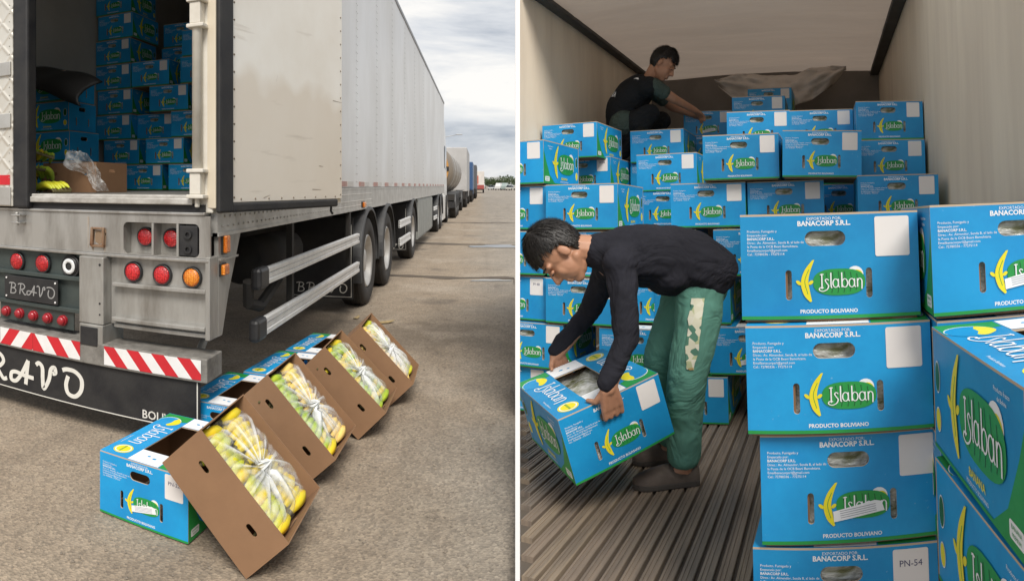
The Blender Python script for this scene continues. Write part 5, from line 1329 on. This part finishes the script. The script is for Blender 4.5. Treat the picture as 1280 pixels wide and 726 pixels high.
# ------------------------------------------------------------------ worker bending with the carton
p1 = thing('person', 'person in dark shirt and green trousers bending to lift a banana carton', 'person', RF)
CB = T(-.945, 2.529, -.902) @ RZ(.768) @ RX(.006) @ RY(-.287)
cr = CB.to_3x3(); upb = cr @ V3((0, 0, 1)); lat = cr @ V3((1, 0, 0)); fro = cr @ V3((0, -1, 0))
h1 = CB @ V3((-.010, -.265, CH * .765)); h2 = CB @ V3((.010, .265, CH * .765))
body = MB()
S1 = V3((.42, -.90, .0)).normalized()
er = V3((.915, .404, 0)); zz = V3((0, 0, 1))
U1 = (er * -.93 + zz * .36).normalized(); F1 = (er * -.34 - zz * .93 + S1 * .12).normalized(); F1 = (F1 - U1 * F1.dot(U1)).normalized(); S1h = U1.cross(F1) ; S1h = -S1h if S1h.dot(S1) < 0 else S1h
C1 = V3((-1.068, 2.384, -.128))
neck1 = V3((-.905, 2.49, -.125))
shL, elL, wrL = V3((-.800, 2.400, -.165)), V3((-.755, 2.330, -.450)), h1 + fro * .040 + upb * .105
shR, elR, wrR = V3((-.945, 2.670, -.205)), V3((-1.085, 2.77, -.435)), h2 - fro * .040 + upb * .100
head(body, p1, C1, U1, F1, S1h, 1.04, neck1, .056)
chain(body, [(-.54, 2.695, -.24), (-.66, 2.63, -.165), (-.79, 2.56, -.145), (-.87, 2.515, -.145), neck1], [.12, .12, .12, .10, .06], side=S1, flat=1.25)
for a, b, c in ((shL, elL, wrL), (shR, elR, wrR)):
    caps(body, a, b, .048, .040); caps(body, b, c, .038, .027)
gripping_hand(body, wrL, h1, fro, upb, lat); caps(body, wrL - lat * .02, h1 + upb * .068 - lat * .052 + fro * .012, .014, .012, 8); caps(body, h1 + upb * .068 - lat * .052 + fro * .012, h1 + upb * .070 - lat * .068 - fro * .028, .0115, .0085, 8)
gripping_hand(body, wrR, h2, -fro, upb, lat); caps(body, wrR - lat * .02, h2 + upb * .070 - lat * .050 - fro * .010, .014, .012, 8); caps(body, h2 + upb * .070 - lat * .050 - fro * .010, h2 + upb * .072 - lat * .060 + fro * .030, .0115, .0085, 8)
hipL, knL, anL = V3((-.535, 2.625, -.31)), V3((-.583, 2.600, -.63)), V3((-.612, 2.652, -1.03))
hipR, knR, anR = V3((-.60, 2.79, -.31)), V3((-.735, 2.80, -.63)), V3((-.725, 2.885, -1.03))
for a, b, c in ((hipL, knL, anL), (hipR, knR, anR)):
    caps(body, a, b, .075, .052); caps(body, b, c, .048, .036)
    caps(body, c, c + V3((-.13, -.05, -.035)), .034, .026)
remeshed(body, 'body', skin, p1, .0042, 4, .5)
sh = MB()
chain(sh, [(-.485, 2.72, -.245), (-.58, 2.672, -.185), (-.68, 2.625, -.160), (-.787, 2.563, -.145), (-.866, 2.516, -.140), (-.925, 2.483, -.130), (-.962, 2.462, -.128)], [.126, .142, .138, .132, .112, .078, .066], side=S1, flat=1.30)
blob(sh, (-.645, 2.62, -.235), (V3((.85, .5, .1)).normalized(), S1, zz), (.12, .155, .080))
for a, b, c in ((shL, elL, wrL + upb * .025), (shR, elR, wrR + upb * .025)):
    caps(sh, a + V3((.0, 0, .0)), b, .064, .051); caps(sh, b, c, .050, .037)
    caps(sh, a, V3((-.83, 2.54, -.15)), .074, .10)
o_s = remeshed(sh, 'shirt', shirtm, p1, .008, 6, .5, wrinkle=.026, wscale=11)
tr_ = MB()
blob(tr_, (-.535, 2.70, -.265), (V3((.9, .4, 0)).normalized(), S1, zz), (.115, .155, .125))
chain(tr_, [hipL + V3((0, .01, .03)), (-.545, 2.612, -.45), knL, (-.605, 2.62, -.80), (-.617, 2.648, -.985)], [.108, .098, .086, .078, .074], side=S1, flat=.95)
chain(tr_, [hipR + V3((0, 0, .03)), (-.665, 2.795, -.45), knR, (-.735, 2.84, -.80), (-.728, 2.88, -.985)], [.118, .108, .094, .084, .074], side=S1, flat=.95)
o_t = remeshed(tr_, 'trousers', trsm, p1, .008, 6, .5, wrinkle=.018, wscale=9)
# faded pattern strip down the side of the near leg
pat = bpy.data.materials.new('patterned_strip'); pat.use_nodes = True; pn = pat.node_tree
pv = pn.nodes.new('ShaderNodeTexVoronoi'); pv.inputs['Scale'].default_value = 38; pc = pn.nodes.new('ShaderNodeTexCoord'); pr = pn.nodes.new('ShaderNodeValToRGB')
pr.color_ramp.interpolation = 'CONSTANT'
for q, c in ((0.0, (.62, .60, .46)), (.35, (.45, .48, .28)), (.55, (.08, .20, .14)), (.7, (.66, .64, .52)), (.88, (.42, .30, .12))):
    e_ = pr.color_ramp.elements.new(q) if q else pr.color_ramp.elements[0]; e_.position = q; e_.color = (*c, 1)
pr.color_ramp.elements.remove(pr.color_ramp.elements[-1]) if pr.color_ramp.elements[-1].position >= .99 else None
pn.links.new(pc.outputs['Object'], pv.inputs['Vector']); pn.links.new(pv.outputs['Color'], pr.inputs[0]); pn.links.new(pr.outputs[0], pn.nodes['Principled BSDF'].inputs['Base Color']); pn.nodes['Principled BSDF'].inputs['Roughness'].default_value = .85
mb = MB(); n = 30; vs = []
for j in range(n + 1):
    t_ = j / n; c = V3((-.515, 2.50, -.315)).lerp(V3((-.545, 2.49, -.60)), t_); wdt = .034 * (1 - .55 * max(0, t_ - .7) / .3)
    for i in range(9): vs.append(c + V3((.9, .42, 0)) * (wdt * (i / 4 - 1)) + V3((-.01 * sin(pi * t_), 0, 0)))
mb.add(vs, [(j * 9 + i, j * 9 + i + 1, (j + 1) * 9 + i + 1, (j + 1) * 9 + i) for j in range(n) for i in range(8)])
o = mb.build('patterned_strip', pat, p1, smooth=True, local=True, recalc=False); swm = o.modifiers.new('hug', 'SHRINKWRAP'); swm.target = o_t; swm.wrap_method = 'NEAREST_SURFACEPOINT'; swm.wrap_mode = 'OUTSIDE_SURFACE'; swm.offset = .004
def clog(toe, heel, parent):
    toe, heel = V3(toe), V3(heel); d = (toe - heel); L_ = d.length; d.normalize(); s = d.cross(zz).normalized()
    up = s.cross(d)
    M = frame(heel, d, s, up) if frame(heel, d, s, up).to_3x3().determinant() > 0 else frame(heel, d, -s, up)
    st = [(-.02, .030, .050), (.0, .036, .075), (.06, .038, .080), (.12, .043, .074), (.17, .050, .062), (.215, .050, .050), (.25, .040, .038), (.272, .018, .026)]
    mb = MB(); n = 14; vs = []
    for x, w_, h_ in st:
        for i in range(n):
            a = pi * i / (n - 1); vs.append((x * L_ / .26, w_ * cos(a), .014 + h_ * max(0, sin(a)) ** .75))
    mb.add(vs, [(j * n + i, j * n + i + 1, (j + 1) * n + i + 1, (j + 1) * n + i) for j in range(len(st) - 1) for i in range(n - 1)] + [tuple(range(n)), tuple((len(st) - 1) * n + i for i in range(n))], 0, M)
    c = mb.build('clog', clogm, parent, smooth=True, local=True)
    mb = MB(); poly = [(x * L_ / .26, w_ + .005) for x, w_, h_ in st] + [(x * L_ / .26, -w_ - .005) for x, w_, h_ in st[::-1]]
    mb.plate(poly, 0, .020, 0, M); mb.build('sole', solem, c, local=True, bevel=.004)
    mb = MB(); blob(mb, (.205 * L_ / .26, .004, .050), (V3((1, 0, -.25)).normalized(), V3((0, 1, 0)), V3((.25, 0, 1)).normalized()), (.034, .032, .012)); 
    mb.v = [tuple(M @ V3(v)) for v in mb.v]; mb.build('toe_cap', solem, c, smooth=True, local=True)
clog((-.805, 2.575, -HR + .002), (-.580, 2.672, -HR + .002), p1); clog((-.89, 2.83, -HR + .002), (-.69, 2.90, -HR + .002), p1)
# ------------------------------------------------------------------ worker squatting on the pile
p2 = thing('person', 'person in a dark vest squatting on the pile and reaching for a carton', 'person', RF)
er2 = V3((.969, .247, 0)); S2 = V3((.247, -.969, 0))
F2_ = (er2 * .80 - zz * .56 + S2 * .15).normalized(); U2 = (er2 * .56 + zz * .80); U2 = (U2 - F2_ * U2.dot(F2_)).normalized(); S2h = U2.cross(F2_); S2h = -S2h if S2h.dot(S2) < 0 else S2h
C2 = V3((-1.262, 4.965, 1.262)); nk2 = V3((-1.40, 4.99, 1.13))
body = MB()
head(body, p2, C2, U2, F2_, S2h, 1.03, nk2, .055)
sR, eR, wR = V3((-1.325, 4.855, 1.065)), V3((-1.155, 4.86, .93)), V3((-1.085, 5.24, .925))
eR = V3((-1.195, 4.975, .975)); wR = V3((-1.055, 5.17, .900))
sL, eL, wL = V3((-1.45, 5.18, 1.10)), V3((-1.30, 5.42, .98)), V3((-1.16, 5.56, .935))
chain(body, [(-1.61, 5.05, .80), (-1.60, 5.04, .93), (-1.52, 5.01, 1.04), (-1.45, 4.995, 1.10), nk2], [.12, .12, .12, .10, .06], side=S2, flat=1.25)
for a, b, c in ((sR, eR, wR), (sL, eL, wL)):
    caps(body, a, b, .046, .040); caps(body, b, c, .038, .027)
    d = (c - b).normalized(); g = (d * .6 + zz * -.5 + V3((.25, .35, 0)) * .6).normalized(); kn = c + d * .05 - zz * .01
    l2 = d.cross(zz).normalized()
    for q in (-1.5, -.5, .5, 1.5):
        caps(body, c + l2 * q * .010, kn + l2 * q * .018, .018, .013, 8); m1 = kn + l2 * q * .019 + d * .030 - zz * .014; caps(body, kn + l2 * q * .018, m1, .0115, .010, 8); caps(body, m1, m1 - zz * .030 + d * .006, .0095, .008, 8)
    caps(body, c - l2 * .018, c + d * .045 - l2 * .038 - zz * .018, .013, .0095, 8)
hR, kR, aR = V3((-1.60, 4.95, .76)), V3((-1.37, 4.90, .85)), V3((-1.60, 4.97, .54))
hL, kL, aL = V3((-1.61, 5.16, .76)), V3((-1.37, 5.26, .85)), V3((-1.60, 5.24, .54))
hk = (hR, kR, aR), (hL, kL, aL)
for a, b, c in hk:
    caps(body, a, b, .070, .052); caps(body, b, c, .046, .036); caps(body, c, c + V3((.12, -.01, -.03)), .034, .026)
remeshed(body, 'body', skin, p2, .0055, 5, .5)
ve = MB(); chain(ve, [(-1.63, 5.06, .80), (-1.625, 5.045, .93), (-1.535, 5.01, 1.03), (-1.45, 4.995, 1.095), (-1.405, 4.99, 1.125)], [.160, .160, .150, .122, .075], side=S2, flat=1.18)
for a in (sR, sL): caps(ve, a + V3((-.03, 0, 0)), (-1.50, 5.01, 1.06), .080, .12)
o_v = remeshed(ve, 'vest', vestm, p2, .011, 6, .5, wrinkle=.02, wscale=8)
for a, b in ((sR, eR), (sL, eL)):
    m_ = MB(); caps(m_, a, a.lerp(b, .52), .066, .058); m_.tube([a.lerp(b, .5), a.lerp(b, .62)], [.060, .060], 16); remeshed(m_, 'sleeve', sleevem, p2, .009, 4, .5, wrinkle=.008)
mb = MB(); caps(mb, (-1.655, 5.04, .79), (-1.60, 4.93, .79), .12, .12); remeshed(mb, 'shirt_tail', sleevem, p2, .011, 5, .5, wrinkle=.015)
tr_ = MB(); blob(tr_, (-1.60, 5.05, .72), (er2, S2, zz), (.14, .18, .13))
for a, b, c in hk: caps(tr_, a, b, .105, .082); caps(tr_, b, c, .078, .062)
remeshed(tr_, 'trousers', vestm, p2, .011, 5, .5, wrinkle=.022)
for a, b, c in hk: clog((c.x + .17, c.y, .474), (c.x - .04, c.y, .474), p2)
# white letters on the back of the vest
for s, loc, sz in (('KA', (-1.70, 4.86, 1.02), .065), ('A', (-1.50, 4.80, 1.19), .05)):
    mb = MB(); F_ = frame(loc, er2, zz, S2) @ RZ(-.35); text(mb, s, 0, 0, sz, 0, 0, F_, bold=.03)
    o = mb.build('lettering', pwhite, p2, local=True, recalc=False); q = o.modifiers.new('hug', 'SHRINKWRAP'); q.target = o_v; q.wrap_method = 'NEAREST_SURFACEPOINT'; q.wrap_mode = 'OUTSIDE_SURFACE'; q.offset = .004
